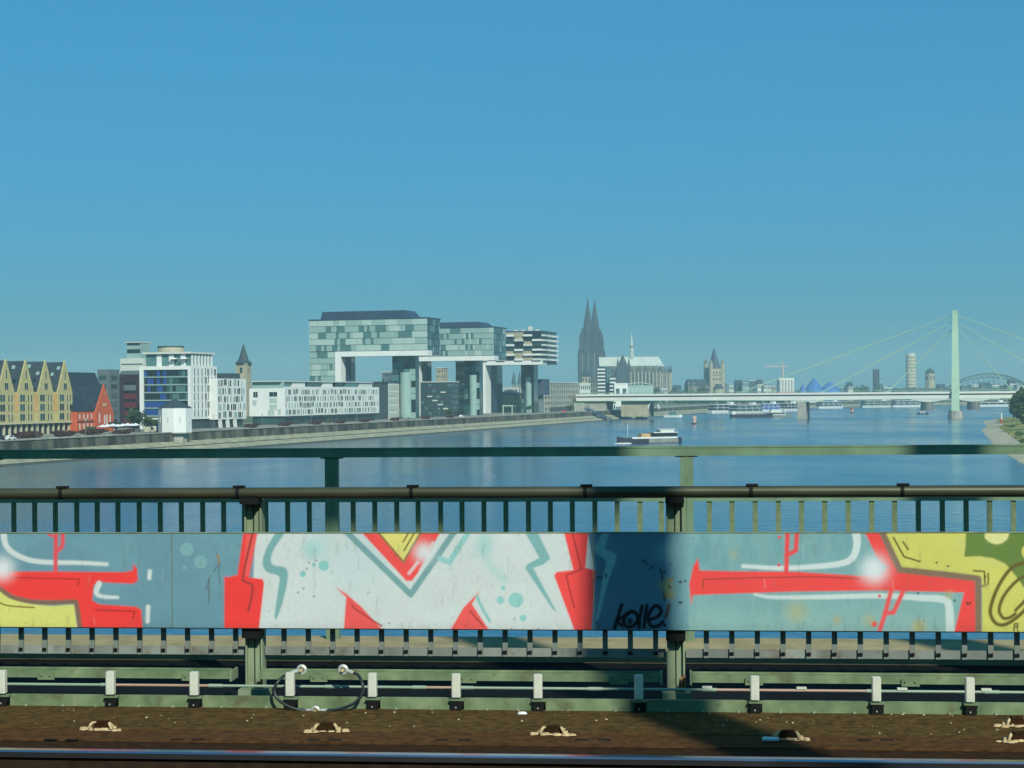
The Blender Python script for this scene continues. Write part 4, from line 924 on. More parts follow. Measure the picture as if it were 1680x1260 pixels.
    MB().box(L * .35, L * .62, y0, y1, 0, z0 + 1.18, 'glass_mid').build('lift_tower', o)
    cy = y0 + (y1 - y0) * .42
    MB().frust(L * .35, cy, 0, z0 * .74, (y1 - y0) * .24, (y1 - y0) * .24, 20, 'glass_light').build('stair_cylinder', o)
    for j in range(10):
        h = z0 / 10
        for q in range(4):
            ya = y0 + (y1 - y0) * q / 4; m = g.choice(('glass_mid', 'glass_teal', 'glass_dark') if q else ('glass_dark', 'glass_light', 'glass_dark'))
            put('lift_panel', m, o, L * .35 - .28, L * .35 - .003, ya + .08, ya + (y1 - y0) / 4 - .08, j * h + .15, (j + 1) * h - .08)
    return o, t, d, L, W, z0, z1
GL = ('glass_pale', 'glass_pale', 'glass_light', 'glass_light', 'glass_teal', 'glass_mid', 'glass_teal', 'glass_light')
crane_house('glass crane-shaped house with a chequered front and dark blue roof pavilion, above the apartment block', 508, 702, 723, 22, 521, 507.5, 583, GL, 'glass', (644, 687), 560, rp=(.12, .93))
crane_house('plain pale glass crane-shaped house between two others, half hidden by its chequered neighbour', 648, 811, 831, 22, 536, 527, 591, ('glass_light', 'glass_light', 'glass_light', 'glass_teal', 'glass_pale', 'glass_light'), 'glass', (762, 792), 686, rp=(.08, .97))
crane_house('crane-shaped house of flats covered in white staggered balconies', 772, 889, 914, 22, 543, 541, 598, GL, 'flats', (855, 881), 797, rp=(.4, .6))
# --- smaller things round the feet of the crane houses
def block(name, label, pxL, pxC, pxR, s, ytop, m, gridS=None, gridR=None, roof=None, gm='glass_dark', fm=None, cat='building', group=None, z=QZ):
    o, t, d = bld(name, label, cat, pxC, s, z, group)
    W = sl_(pxL, s, t); L = max(rl_(pxR, s, t), 6.0); zt = zof(pxC, ytop, d) - z; fm = fm or m
    MB().box(0, L, 0, W, 0, zt, m).build('wall', o)
    for face, A, grid in (('S', W, gridS), ('R', L, gridR)):
        if not grid: continue
        nx, nz, fx, fz = grid
        for j in range(nz):
            for i in range(nx):
                win(o, face, A * (i + .5) / nx, zt * (j + .5) / nz - zt / nz * fz / 2, A / nx * fx, zt / nz * fz, gm if (i * 7 + j * 3) % 5 else 'glass_teal', fm, 0, .1)
    if roof == 'hip':
        MB().add([(-.4, -.4, zt), (L + .4, -.4, zt), (L + .4, W + .4, zt), (-.4, W + .4, zt), (L * .3, W / 2, zt + 4), (L * .7, W / 2, zt + 4)], [(0, 1, 5, 4), (1, 2, 5), (2, 3, 4, 5), (3, 0, 4), (3, 2, 1, 0)], 'slate').build('roof', o)
    elif roof == 'flat': put('roof_slab', 'offwhite', o, -.4, L + .4, -.4, W + .4, zt, zt + .5)
    return o, t, d, L, W, zt
dg = block('dark_office', 'low dark glass office in the gap between two lift towers', 690, 741, 752, 34, 627, 'greydark', (8, 6, .8, .5), (3, 6, .7, .5), 'flat', 'glass_mid')
for k in range(5): put('blind', 'offwhite', dg[0], -.4, -.12, 2 + (k * 3.1) % 11, 5 + (k * 3.1) % 11, 4 + k * 2.3, 4.7 + k * 2.3)
bs = block('balcony_tower', 'slim pale tower of flats with stacked balconies under the middle crane house', 748, 763, 770, 52, 594, 'cream', (2, 9, .5, .5), (2, 9, .5, .5), 'flat')
for j in range(9): put('balcony', 'offwhite' if j % 2 else 'roofblue', bs[0], -1.3, -.02, .5, bs[4] - .3, bs[5] * j / 9 + .3, bs[5] * j / 9 + 1.4)
block('ochre_house', 'ochre old harbour house between two lift towers', 812, 850, 862, 60, 648, 'orange', (5, 3, .45, .5), (3, 3, .45, .5), 'hip')
block('cream_house', 'cream house with a flat roof showing over the ochre house', 826, 850, 858, 90, 636, 'offwhite', (4, 4, .5, .45), (2, 4, .5, .45), 'flat')
block('grey_house', 'grey brown house seen through the arch of the chequered crane house', 627, 640, 648, 120, 611, 'greyblue', (3, 8, .5, .5), (2, 8, .5, .5), 'flat')
block('stone_house', 'brownish stone block beyond the second arch', 716, 728, 735, 120, 604, 'stone_light', (3, 8, .4, .4), (2, 8, .4, .4), 'flat')
gr = block('grid_office', 'long olive grey office with a regular grid of windows by the bridge abutment', 888, 903, 951, 34, 628, 'concrete', (3, 5, .5, .5), (14, 5, .55, .5), 'flat', 'glass_mid')
put('plinth', 'greydark', gr[0], -.3, gr[3] + .3, -.5, -.003, 0, 3.2)
# dark glass cylinder house
dcx = t_of(895, 30); dc = thing('glass_drum', 'dark rounded glass building tucked beside the lift tower of the balcony house', 'building', tuple(bw(dcx, 30)), BANG)
dz1, dz0 = zof(893, 622, bk(dcx, 30)[1]) - QZ, zof(893, 648, bk(dcx, 30)[1]) - QZ
MB().frust(0, 4, dz0, dz1, 6.5, 6.5, 28, 'roofblue').build('upper_drum', dc); MB().frust(0, 4, 0, dz0, 2.6, 2.6, 16, 'greyblue').build('stem', dc)
for k in range(14): a = 2 * math.pi * k / 14; put('mullion', 'mullion', dc, 6.5 * math.cos(a) - .1, 6.5 * math.cos(a) + .1, 4 + 6.5 * math.sin(a) - .1, 4 + 6.5 * math.sin(a) + .1, dz0 + .05, dz1 - .05)
# small pale-green kiosk frames
for px, lab in ((841, 'bright green open steel frame standing on the quay by the ochre house'), (958, 'green steel portal frame under the end of the white bridge')):
    t = t_of(px, 16); o = thing('steel_frame', lab, 'frame', tuple(bw(t, 16)), BANG)
    for a in (0, 5.5): put('leg', 'bridgegreen', o, -.3, .3, a, a + .6, 0, 5)
    put('lintel', 'bridgegreen', o, -.3, .3, -.3, 6.4, 5, 5.8)
# --- church towers behind
ch = thing('church', 'church tower of pale stone with a tall dark slate spire behind the white flats', 'church', tuple(bw(t_of(400, 190), 190)), BANG)
dch = bk(t_of(400, 190), 190)[1]; z1 = zof(400, 596, dch) - QZ; z2 = zof(400, 564, dch) - QZ
MB().box(-3.6, 3.6, -3.6, 3.6, 0, z1, 'stone_light').build('tower', ch)
MB().frust(0, 0, z1, z1 + 1.8, 5.6, 3.2, 8, 'slate').frust(0, 0, z1 + 1.8, z2, 3.2, .1, 8, 'slate').build('spire', ch)
for sx, fc in ((0, 'S'), (0, 'R')): win(ch, fc, 0, z1 - 6, 1.6, 3.4, 'glass_dark', 'cream', 3.6)
put('cornice', 'cream', ch, -3.9, 3.9, -3.9, 3.9, z1 - .9, z1 - .3)
put('nave', 'stone_light', ch, 3.6, 30, -6, 6, 0, 14)
ch2 = thing('distant_church', 'two faint pointed church spires seen under the balcony crane house', 'church', tuple(bw(t_of(848, 420), 420)), BANG)
d2 = bk(t_of(848, 420), 420)[1]; z1 = zof(848, 630, d2) - QZ; z2 = zof(848, 608, d2) - QZ
for a in (-4.5, 4.5): MB().box(-2.6, 2.6, a - 2.6, a + 2.6, 0, z1, 'stone_mid').frust(0, a, z1, z2, 3.6, .1, 8, 'slate').build('spire_tower', ch2)
# --- white octagonal pavilion on the quay wall
ot = t_of(289, 9); oc = thing('quay_pavilion', 'white eight-sided tower with a dark pointed roof on the quay wall', 'tower', tuple(bw(ot, 9.5, 2.4)), BANG)
do = bk(ot, 9.5)[1]; zb, zt, za = zof(289, 709, do) - 2.4, zof(289, 669, do) - 2.4, zof(289, 654, do) - 2.4
R8 = 25 / FPX * do / math.cos(math.pi / 8)
MB().frust(0, 0, 0, zb, R8 * .72, R8 * .72, 8, 'concrete').build('base', oc)
MB().frust(0, 0, zb, zt, R8, R8, 8, 'white').build('wall', oc); MB().frust(0, 0, zt, za, R8 * 1.03, .2, 8, 'slate').build('roof', oc)
MB().frust(0, 0, zb - .35, zb - .002, R8 * 1.04, R8 * 1.04, 8, 'concrete').build('ledge', oc)
for k in range(8): a = math.pi / 4 * k; o = link('window', wmesh(.4, 1.6, 'S', 'white', 'glass_pale', .08), oc, (R8 * .924 * math.cos(a + math.pi) , R8 * .924 * math.sin(a + math.pi), zb + 3.6), (0, 0, a))

# ================================================================== promenade life: hedges, parasols, trees, cars
LEAFM = {}
def leaf_mesh(key, rx, ry, rz, n, ls, m, seed, base=0.0):
    def mk():
        g = np.random.default_rng(seed); b = MB(); nb = max(5, n // 55)
        c = g.normal(size=(nb, 3)); c /= np.linalg.norm(c, axis=1)[:, None]; c *= (g.random(nb) ** .4)[:, None] * .72
        rr = g.uniform(.24, .46, nb); vs = []; fs = []
        for k in range(n):
            q = g.integers(nb); v = g.normal(size=3); v /= np.linalg.norm(v); p = c[q] + v * rr[q] * g.random() ** .3
            p = np.array([p[0] * rx, p[1] * ry, p[2] * rz + rz + base])
            u = g.normal(size=3); u /= np.linalg.norm(u); w_ = np.cross(u, g.normal(size=3)); w_ /= np.linalg.norm(w_) + 1e-9
            s = ls * g.uniform(.6, 1.4); o = len(vs)
            vs += [p - u * s, p + w_ * s * .55, p + u * s, p - w_ * s * .55]; fs.append((o, o + 1, o + 2, o + 3))
        b.add(vs, fs, m); return b.mesh('foliage')
    return shared(('leaf', key), mk)
def tree(name, label, loc, h, r, m='leaf', seed=1, n=900, group=None, cat='tree', trunk=True, lo=.3):
    o = thing(name, label, cat, tuple(loc), random.uniform(0, 6), group)
    th = h * lo
    if trunk:
        b = MB().bar((0, 0, -.3), (0, 0, h * .55), r * .09, 'bark', 7, r * .05)
        for k in range(5):
            a = k * 1.3; b.bar((0, 0, th * (.8 + .15 * k)), (r * .55 * math.cos(a), r * .55 * math.sin(a), th + h * .28 + k * h * .04), r * .045, 'bark', 5, r * .015)
        b.build('trunk', o)
    link('crown', leaf_mesh((round(r, 1), round(h, 1), m, seed, n), r, r, (h - th) / 2, n, r * .11, m, seed, th), o)
    return o
# copper hedges along the promenade
lab_h = ['copper red clipped hedge by the arcade pillars of the yellow warehouse', 'copper red clipped hedge in front of the last gable of the yellow warehouse', 'copper red clipped hedge before the brick harbour house']
for i, (a, c) in enumerate(((22, 69), (86, 120), (131, 178))):
    t0, t1 = t_of(a, 13), t_of(c, 13); o = thing('hedge', lab_h[i], 'hedge', tuple(bw((t0 + t1) / 2, 13)), BANG, 'copper hedges on the promenade')
    link('foliage', leaf_mesh(('hedge', i), (t1 - t0) / 2 * 1.3, 1.6, 1.25, 1500, .32, 'copper_leaf', 20 + i), o)
    put('planter_edge', 'concrete', o, -(t1 - t0) / 2, (t1 - t0) / 2, -1.2, 1.2, 0, .35)
for i, px in enumerate((205, 415, 470, 520, 560, 600, 650, 700, 740)):
    t0 = t_of(px, 12); o = thing('low_hedge', 'low dark red brown hedge strip along the top of the quay wall', 'hedge', tuple(bw(t0, 12)), BANG, 'low hedges along the quay')
    link('foliage', leaf_mesh('lowhedge', 11, 1.1, .95, 900, .3, 'copper_leaf', 31), o)
# parasols
para = MB().frust(0, 0, 2.3, 3.0, 1.9, .12, 8, 'white_cloth').mesh('canopy'); pole = MB().bar((0, 0, 0), (0, 0, 2.4), .06, 'shipgrey').mesh('pole'); foot = MB().frust(0, 0, 0, .12, .4, .35, 10, 'concrete').mesh('base')
for i, px in enumerate((168, 176, 185, 193, 201, 209, 216, 222)):
    s = 17 + (i % 3) * 4; o = thing('parasol', 'white square parasol on the terrace beside the brick harbour house', 'parasol', tuple(bw(t_of(px, s), s)), BANG, 'white terrace parasols')
    link('canopy', para, o, (0, 0, .3)); link('pole', pole, o); link('base', foot, o)
# trees and shrubs on the promenade
for i, (px, s, h, r, m, lab) in enumerate((
    (219, 30, 9.0, 3.6, 'leaf', 'green tree standing before the dark red block'), (228, 26, 8.0, 3.0, 'leaf_dark', 'dark round tree at the corner of the blue glazed block'),
    (243, 22, 5.5, 3.2, 'leaf', 'low leafy tree under the blue glazing'), (256, 20, 4.5, 2.8, 'leaf_light', 'bright green bush left of the white pavilion'),
    (190, 26, 4.2, 3.0, 'leaf_dark', 'dark bush behind the white parasols'), (150, 22, 3.2, 2.6, 'leaf', 'small bush under the brick gable'),
    (540, 16, 2.6, 1.8, 'leaf_light', 'small bright bush on the quay before the apartment block'), (736, 24, 4.5, 3.4, 'leaf', 'green tree beside the dark glass office'), (752, 22, 3.4, 2.6, 'leaf_dark', 'dark shrub at the foot of the slim tower'),
    (868, 30, 5, 3.0, 'leaf', 'street tree at the foot of the balcony house'), (935, 20, 5, 3.2, 'leaf', 'street tree before the gridded office'))):
    tree('tree', lab, bw(t_of(px, s), s), h, r, m, 40 + i, 700)
# parked vehicles on the quay
def car(label, t, s, body, van=False, rz=0.0):
    o = thing('van' if van else 'car', label, 'van' if van else 'car', tuple(bw(t, s)), BANG + rz, 'vehicles on the quay')
    h = 2.1 if van else 1.42; L = 2.4 if van else 2.1
    prof = [(-L, .35), (L, .35), (L, .85), (L * .93, 1.0), (L * .55, h), (-L * .95, h), (-L, 1.0)] if van else [(-L, .35), (L, .35), (L, .75), (L * .9, .88), (L * .5, .98), (L * .18, h), (-L * .55, h), (-L * .88, .95), (-L, .9)]
    MB().extrude(prof[::-1], 'y', -.85, .85, body).build('body', o)
    MB().extrude([(-L * .5, 1.0), (L * .32, 1.0), (L * .14, h - .08), (-L * .48, h - .08)][::-1], 'y', -.86, .86, 'glass_dark').build('side_glass', o)
    for x in (-L * .62, L * .62):
        for y in (-.8, .8): MB().bar((x, y - .1, .33), (x, y + .1, .33), .33, 'black_steel', 12).build('wheel', o)
car('cream van parked before the white pavilion', t_of(246, 15), 15, 'cream', True); car('white van parked beyond the cream van', t_of(258, 18), 18, 'shipwhite', True)
car('dark car parked near the yellow warehouse arcade', t_of(5, 13), 13, 'shipdark'); car('white car below the first copper hedge', t_of(15, 12), 12, 'shipwhite')
car('white car parked on the quay beside the apartment block', t_of(527, 13), 13, 'shipwhite'); car('silver car parked on the quay by the lift tower of the chequered house', t_of(668, 14), 14, 'shipgrey')
car('red car parked before the gridded office', t_of(925, 15), 15, 'red_paint'); car('white car on the quay by the slim tower', t_of(757, 14), 14, 'shipwhite')
# quay lamps
lm = MB().bar((0, 0, 0), (0, 0, 5), .07, 'shipgrey', 6).mesh('pole'); lh = MB().frust(0, 0, 5, 5.5, .25, .35, 8, 'offwhite').mesh('lantern')
for px in (60, 140, 235, 350, 430, 510, 585, 655, 720, 780, 845, 900, 940):
    o = thing('street_lamp', 'slim quay lamp on the promenade behind the quay wall', 'lamp', tuple(bw(t_of(px, 10.5), 10.5)), BANG, 'quay lamps along the promenade'); link('pole', lm, o); link('lantern', lh, o)

# ================================================================== white cable-stayed bridge
PYX, PYD = (1568 - CX) / FPX, 18 * FPX / (685.5 - hz(1568))
PC = Vector((PYX * PYD, PYD))                              # pylon in (X, D)
BA = Vector((0.9650, -0.2622)); BA.normalize()   # bridge axis, to the right
ang_b = math.atan2(BA.y, BA.x) + YAW
pyw = cw(PC.x, PC.y, 0)
sb = thing('cable_stayed_bridge', 'white and pale green cable-stayed road bridge with one tall slim pylon', 'bridge', tuple(pyw), ang_b)
def along(px):                                             # distance along the bridge axis at pixel px
    a = (px - CX) / FPX; return (a * PC.y - PC.x) / (BA.x - a * BA.y)
def bd(px): return PC.y + along(px) * BA.y
xl, xr = along(952), along(1760)
zdk = zof(1560, 642.5, PYD)                                # deck top
zle = zof(960, 647, bd(960))
def dz(x): return zdk + (zle - zdk) * max(0, (x / xl))
N = 24; xs = [xl + (xr - xl) * k / N for k in range(N + 1)]
def strip(name, y0, y1, za, zb, m):
    b = MB(); vs = []
    for x in xs: vs += [(x, y0, dz(x) + za(x)), (x, y1, dz(x) + za(x)), (x, y1, dz(x) + zb(x)), (x, y0, dz(x) + zb(x))]
    fs = []
    for i in range(N):
        o = 4 * i
        for k in range(4): fs.append((o + k, o + 4 + k, o + 4 + (k + 1) % 4, o + (k + 1) % 4))
    fs += [(0, 1, 2, 3), (4 * N + 3, 4 * N + 2, 4 * N + 1, 4 * N)]
    return b.add(vs, fs, m).build(name, sb)
haunch = lambda x: 2.6 + 0.5 * math.exp(-((x - along(1318)) / 45) ** 2)
strip('deck_slab', -14, 14, lambda x: -1.35, lambda x: 0.0, 'bridgewhite')
strip('recess_shade_strip', -11.9, 11.9, lambda x: -2.3, lambda x: -1.36, 'darkgreen_steel')  # set-back strip, dark green colour puts in the shadow line under the slab
strip('box_girder', -13.6, -10.5, lambda x: -1.9 - haunch(x), lambda x: -2.31, 'bridgewhite')
strip('box_girder', 8.5, 11.2, lambda x: -1.9 - haunch(x), lambda x: -2.31, 'bridgegreen')
strip('bottom_flange', -13.9, -10, lambda x: -2.3 - haunch(x), lambda x: -1.91 - haunch(x), 'bridgegreen')
for y in (-13.6, 13.6):
    b = MB()
    for i in range(N): b.beam((xs[i], y, dz(xs[i]) + 1.1), (xs[i + 1], y, dz(xs[i + 1]) + 1.1), .16, .16, 'bridgegreen')
    for i in range(int((xr - xl) / 6)): x = xl + i * 6; b.box(x - .06, x + .06, y - .06, y + .06, dz(x), dz(x) + 1.05, 'bridgegreen')
    b.build('railing', sb)
HT = zof(1567, 513, PYD)
for sy in (-1, 1):
    b = MB(); vs = []
    for z, yc, wx, wy in ((5.0, 15.5, 2.8, 3.0), (22, 12, 2.6, 2.8), (HT - 12, 2.6, 2.1, 2.2), (HT, 1.6, 1.8, 1.55)):
        vs += [(-wx * .95, sy * yc - wy, z), (wx * .95, sy * yc - wy, z), (wx * .95, sy * yc + wy, z), (-wx * .95, sy * yc + wy, z)]
    fs = [(3, 2, 1, 0), (12, 13, 14, 15)] + [(4 * i + k, 4 * i + (k + 1) % 4, 4 * i + 4 + (k + 1) % 4, 4 * i + 4 + k) for i in range(3) for k in range(4)]
    b.add(vs, fs, 'bridgegreen').build('pylon_leg', sb)
    q = MB().frust(0, sy * 15.5, -2, 4.2, 5.6, 4.6, 14, 'concrete', sy=1.3).frust(0, sy * 15.5, 4.2, 5.0, 4.8, 4.8, 14, 'concrete', sy=1.2).build('pylon_pier', sb)
MB().box(-1.9, 1.9, -3.4, 3.4, HT - 3, HT + 1.4, 'bridgegreen').build('pylon_head', sb)
for (px, ya, m_) in ((1208, 516, 1), (1345, 525, 1), (1455, 536, 1), (1905, 516, 1), (1765, 527, 1), (1662, 534, 1)):
    xa = along(px)
    for sy in (-1, 1): MB().bar((0, sy * 1.2, zof(1567, ya, PYD)), (xa, sy * 9, dz(xa) - .5 if xl < xa < xr else dz(0) - .5), 0.2, 'bridgegreen', 6).build('stay_cable', sb)
for px in (1318,):
    MB().box(along(px) - 3.0, along(px) + 3.0, -13, 13, -2, zdk - 6.2, 'concrete').build('pier', sb)
xa = along(1024); xb = along(1082)
MB().box(xl - 2, along(1000), -12, 12, 3, dz(xl) - 4.6, 'concrete').box(xa, along(1068), -11, 11, 2, dz(xa) - 4.2, 'stone_light').build('abutment', sb)
b = MB()
for k in range(9):
    a0, a1 = math.pi * k / 9, math.pi * (k + 1) / 9; cx_ = along(1077); r = (along(1086) - along(1068)) / 2; zc = QZ + 1
    p0 = (cx_ - r * math.cos(a0), -11, zc + math.sin(a0) * 5.2); p1 = (cx_ - r * math.cos(a1), -11, zc + math.sin(a1) * 5.2)
    b.beam(p0, p1, 1.0, .9, 'bridgewhite')
b.build('abutment_arch', sb)
# street lamps on the bridge
lm2 = MB().bar((0, 0, 0), (0, 0, 7), .1, 'bridgegreen', 6).mesh('pole'); lh2 = MB().box(-.7, .7, -.15, .15, 7, 7.2, 'offwhite').mesh('lamp_head')
for px in (1125, 1134, 1190, 1195, 1255, 1318, 1380, 1443, 1505, 1612, 1640):
    p = pyw + Matrix.Rotation(ang_b, 3, 'Z') @ Vector((along(px), 12.5, 0)); o = thing('street_lamp', 'slim pale lamp post standing on the deck of the white bridge', 'lamp', (p.x, p.y, dz(along(px))), ang_b, 'lamps on the white bridge'); link('pole', lm2, o); link('lamp_head', lh2, o)

# ================================================================== cathedral
DD = 2730.0; pxm = DD / FPX
dom = thing('cathedral', 'dark twin-spired gothic cathedral with a pale roof rising over the city', 'church', tuple(cw((985 - CX) * pxm, DD, 14)), YAW)
Z = lambda y: zof(985, y, DD) - 14
def X(px): return (px - 985) * pxm
def tower_(px, yoff, parent, nm):
    cx_ = X(px); b = MB()
    b.box(cx_ - 13.5, cx_ + 13.5, yoff - 13.5, yoff + 13.5, 0, Z(578), 'stone_dark')
    b.box(cx_ - 11.5, cx_ + 11.5, yoff - 11.5, yoff + 11.5, Z(578), Z(559), 'stone_dark')
    b.frust(cx_, yoff, Z(559), Z(541), 9.4, 8.4, 8, 'stone_dark')
    o = b.build('tower', parent)
    MB().frust(cx_, yoff, Z(541), Z(491), 8.0, .35, 8, 'stone_dark').frust(cx_, yoff, Z(494.5), Z(492.5), 1.3, 1.3, 8, 'stone_dark').frust(cx_, yoff, Z(491), Z(486), .35, .1, 6, 'stone_dark').build('spire', o)
    b = MB()
    for k in range(8):                                     # crockets along the spire edges
        a = math.pi / 8 + k * math.pi / 4
        for j in range(9):
            f_ = j / 9; r = 8.0 * (1 - f_) + .3; z = Z(541) + (Z(491) - Z(541)) * f_
            b.frust(cx_ + r * math.cos(a), yoff + r * math.sin(a), z, z + 2.2, .55, .1, 4, 'stone_dark')
    b.build('crockets', o)['kind'] = 'stuff'
    for sx in (-1, 1):
        for sy in (-1, 1):
            for q, (r_, z0_, z1_) in enumerate(((14.2, 0, 571), (11.6, 560, 546), (9.2, 555, 538))):
                z0v = 0 if q == 0 else Z(580) if q == 1 else Z(562)
                MB().box(cx_ + sx * r_ - 1.7, cx_ + sx * r_ + 1.7, yoff + sy * r_ - 1.7, yoff + sy * r_ + 1.7, z0v, Z(z1_ + 9), 'stone_dark').frust(cx_ + sx * r_, yoff + sy * r_, Z(z1_ + 9), Z(z1_), 2.2, .1, 4, 'stone_dark').build('pinnacle', o)
    for sx in (-1, 0, 1):
        for (za, zb) in ((600, 583), (575, 562), (625, 606)):
            if sx == 0 and za == 575: continue
            w_ = 2.6
            MB().box(cx_ + sx * 6.5 - w_ / 2, cx_ + sx * 6.5 + w_ / 2, yoff - 13.75, yoff - 13.51, Z(za), Z(zb), 'slate2').build('lancet', o)
        MB().box(cx_ + sx * 9.6 - .8, cx_ + sx * 9.6 + .8, yoff - 14.6, yoff - 13.5, 0, Z(580), 'stone_mid').build('buttress', o)
    return o
tower_(977.8, 20, dom, 'a'); tower_(964.6, -14, dom, 'b')
MB().box(X(985), X(1080), -16, 16, 0, Z(612), 'stone_mid').box(X(985), X(1081), -9, 9, Z(612), Z(601), 'stone_mid').build('nave_wall', dom)
MB().extrude([(-9.6, Z(601)), (0, Z(586)), (9.6, Z(601))], 'x', X(983), X(1081), 'leadroof').build('nave_roof', dom)
MB().frust(X(1081), 0, 0, Z(612), 19, 19, 14, 'stone_mid').frust(X(1081), 0, Z(612), Z(602), 9, 9, 14, 'stone_mid').build('choir', dom)
MB().frust(X(1081), 0, Z(602), Z(587), 9.4, .3, 14, 'leadroof').build('choir_roof', dom)
tz = MB().box(X(1013), X(1029), -30, -9, 0, Z(603), 'stone_dark').extrude([(X(1012.5), Z(603)), (X(1021), Z(584)), (X(1029.5), Z(603))][::-1], 'y', -30, -1, 'stone_dark').build('transept', dom)
MB().extrude([(X(1012.8), Z(602)), (X(1021), Z(585)), (X(1029.2), Z(602))][::-1], 'y', -29, 0, 'leadroof').build('transept_roof', dom)
MB().box(X(1019), X(1023), -30.3, -30.01, Z(640), Z(606), 'slate2').build('great_window', tz)
for px in (1012, 1030): MB().box(X(px) - 1.6, X(px) + 1.6, -31.5, -28.3, 0, Z(596), 'stone_dark').frust(X(px), -30, Z(596), Z(586), 2, .1, 4, 'stone_dark').build('pinnacle', tz)
for i, px in enumerate(list(range(987, 1012, 6)) + list(range(1034, 1084, 6))):
    big = px > 1030
    MB().box(X(px) - .9, X(px) + .9, -19, -15.9, 0, Z(610), 'stone_light' if big else 'stone_mid').frust(X(px), -17.4, Z(610), Z(598 if big else 601), 1.6, .1, 4, 'stone_dark' if i % 2 else 'stone_mid').build('buttress', dom)
    MB().beam((X(px), -17, Z(611)), (X(px), -9, Z(603)), .7, .9, 'stone_mid').build('flying_buttress', dom)
    MB().box(X(px + 2.2), X(px + 4.2), -16.25, -16.01, Z(632), Z(614), 'slate2').build('lancet', dom)
for k in range(7):
    a = -math.pi / 2 + math.pi * (k + .5) / 8
    cx_, cy_ = X(1081) + 20 * math.cos(a), 20 * math.sin(a)
    MB().frust(cx_, cy_, 0, Z(612), 1.5, 1.3, 4, 'stone_light').frust(cx_, cy_, Z(612), Z(600), 1.7, .1, 4, 'stone_dark').build('buttress', dom)
MB().frust(X(1037), 0, Z(588), Z(570), 3.6, 3.0, 8, 'leadroof').frust(X(1037), 0, Z(570), Z(568), 4.0, 3.6, 8, 'stone_mid').frust(X(1037), 0, Z(568), Z(545), 2.2, .15, 8, 'offwhite').build('ridge_turret', dom)

# ================================================================== romanesque church with the square tower
DM = 2150.0; pm_ = DM / FPX
sm = thing('tower_church', 'romanesque church with a square four-turreted tower and blue pointed spire', 'church', tuple(cw((1172 - CX) * pm_, DM, 8)), YAW + rad(18))
Zm = lambda y: zof(1172, y, DM) - 8
MB().box(-8.3, 8.3, -8.3, 8.3, 0, Zm(604), 'stone_light').build('tower', sm)
for z in (605, 616): put('cornice', 'stone_mid', sm, -8.7, 8.7, -8.7, 8.7, Zm(z), Zm(z) + .8)
MB().frust(0, 0, Zm(604), Zm(569), 7.6, .1, 8, 'roofblue').build('spire', sm)
for sx in (-1, 1):
    for sy in (-1, 1):
        MB().frust(sx * 8, sy * 8, 0, Zm(596), 2.5, 2.5, 10, 'stone_light').frust(sx * 8, sy * 8, Zm(596), Zm(588), 2.7, .1, 10, 'stone_mid').build('corner_turret', sm)
for k in range(3):
    for z in (613, 624): win(sm, 'R', -4 + 4 * k, Zm(z), 1.5, 3.0, 'glass_dark', 'stone_light', 8.3); win(sm, 'S', -4 + 4 * k, Zm(z), 1.5, 3.0, 'glass_dark', 'stone_light', 8.3)
MB().box(-38, -8.4, -7, 7, 0, Zm(632), 'stone_mid').extrude([(-8, Zm(632)), (0, Zm(622)), (8, Zm(632))], 'x', -38, -8.4, 'slate').build('nave', sm)
MB().frust(0, -12, 0, Zm(638), 6.5, 6.5, 14, 'stone_light').frust(0, -12, Zm(638), Zm(630), 6.8, 3, 14, 'slate').build('apse', sm)

# ================================================================== far city
def far(name, label, px0, px1, ytop, D, m, floors=4, cols=4, gm='glass_mid', roof=None, z=QZ, dep=18, wf=.55, cat='building', group=None, ang=0.0):
    k = D / FPX; Wd = (px1 - px0) * k
    o = thing(name, label, cat, tuple(cw(((px0 + px1) / 2 - CX) * k, D, z)), YAW + ang, group)
    zt = zof((px0 + px1) / 2, ytop, D) - z
    MB().box(-Wd / 2, Wd / 2, 0, dep, 0, zt, m).build('wall', o)
    for j in range(floors):
        for i in range(cols): win(o, 'R', -Wd / 2 + Wd * (i + .5) / cols, zt * (j + .3) / floors, Wd / cols * wf, zt / floors * .5, gm, m, 0, .08)
    if roof == 'gable': MB().extrude([(-.5, zt), (dep / 2, zt + dep * .35), (dep + .5, zt)], 'x', -Wd / 2 - .3, Wd / 2 + .3, 'slate').build('roof', o)
    elif roof: put('roof_slab', roof, o, -Wd / 2 - .3, Wd / 2 + .3, -.3, dep + .3, zt, zt + .8)
    return o, Wd, zt
# stepped white balcony towers before the cathedral
for px0, px1, yt, lab in ((981, 993, 602, 'taller white striped balcony tower in front of the cathedral'), (1001, 1010, 617, 'lower white striped balcony tower in front of the cathedral')):
    o, Wd, zt = far('striped_tower', lab, px0, px1, yt, 1700, 'greydark', 0, 0, ang=-.15)
    n = int(zt / 3.4)
    for j in range(n): put('balcony', 'white', o, -Wd / 2 - .2, Wd / 2 + .2, -1.6, -.02, zt * j / n + .3, zt * j / n + 1.8)
far('glass_link', 'blue green glass block between the two striped towers', 992.5, 1001.5, 601, 1720, 'glass_teal', 8, 2)
far('brown_block', 'brown plain block left of the striped towers', 968, 981, 627, 1640, 'stone_mid', 4, 3, roof='slate')
far('cream_block', 'cream old block at the foot of the cathedral towers', 955, 969, 618, 1900, 'stone_light', 4, 3, roof='gable')
far('white_office', 'white office with two window rows behind the bridge end', 949, 969, 630, 1560, 'offwhite', 3, 6, roof='offwhite')
far('white_hall', 'bright white hall with a flat roof in front of the cathedral choir', 1008, 1030, 630, 1600, 'white', 1, 2, roof='white')
o, Wd, zt = far('glass_hall', 'pale teal glass hall with a curved roof in front of the cathedral choir', 1023, 1072, 632, 1640, 'glass_light', 2, 8, 'glass_pale')
b = MB(); n = 10
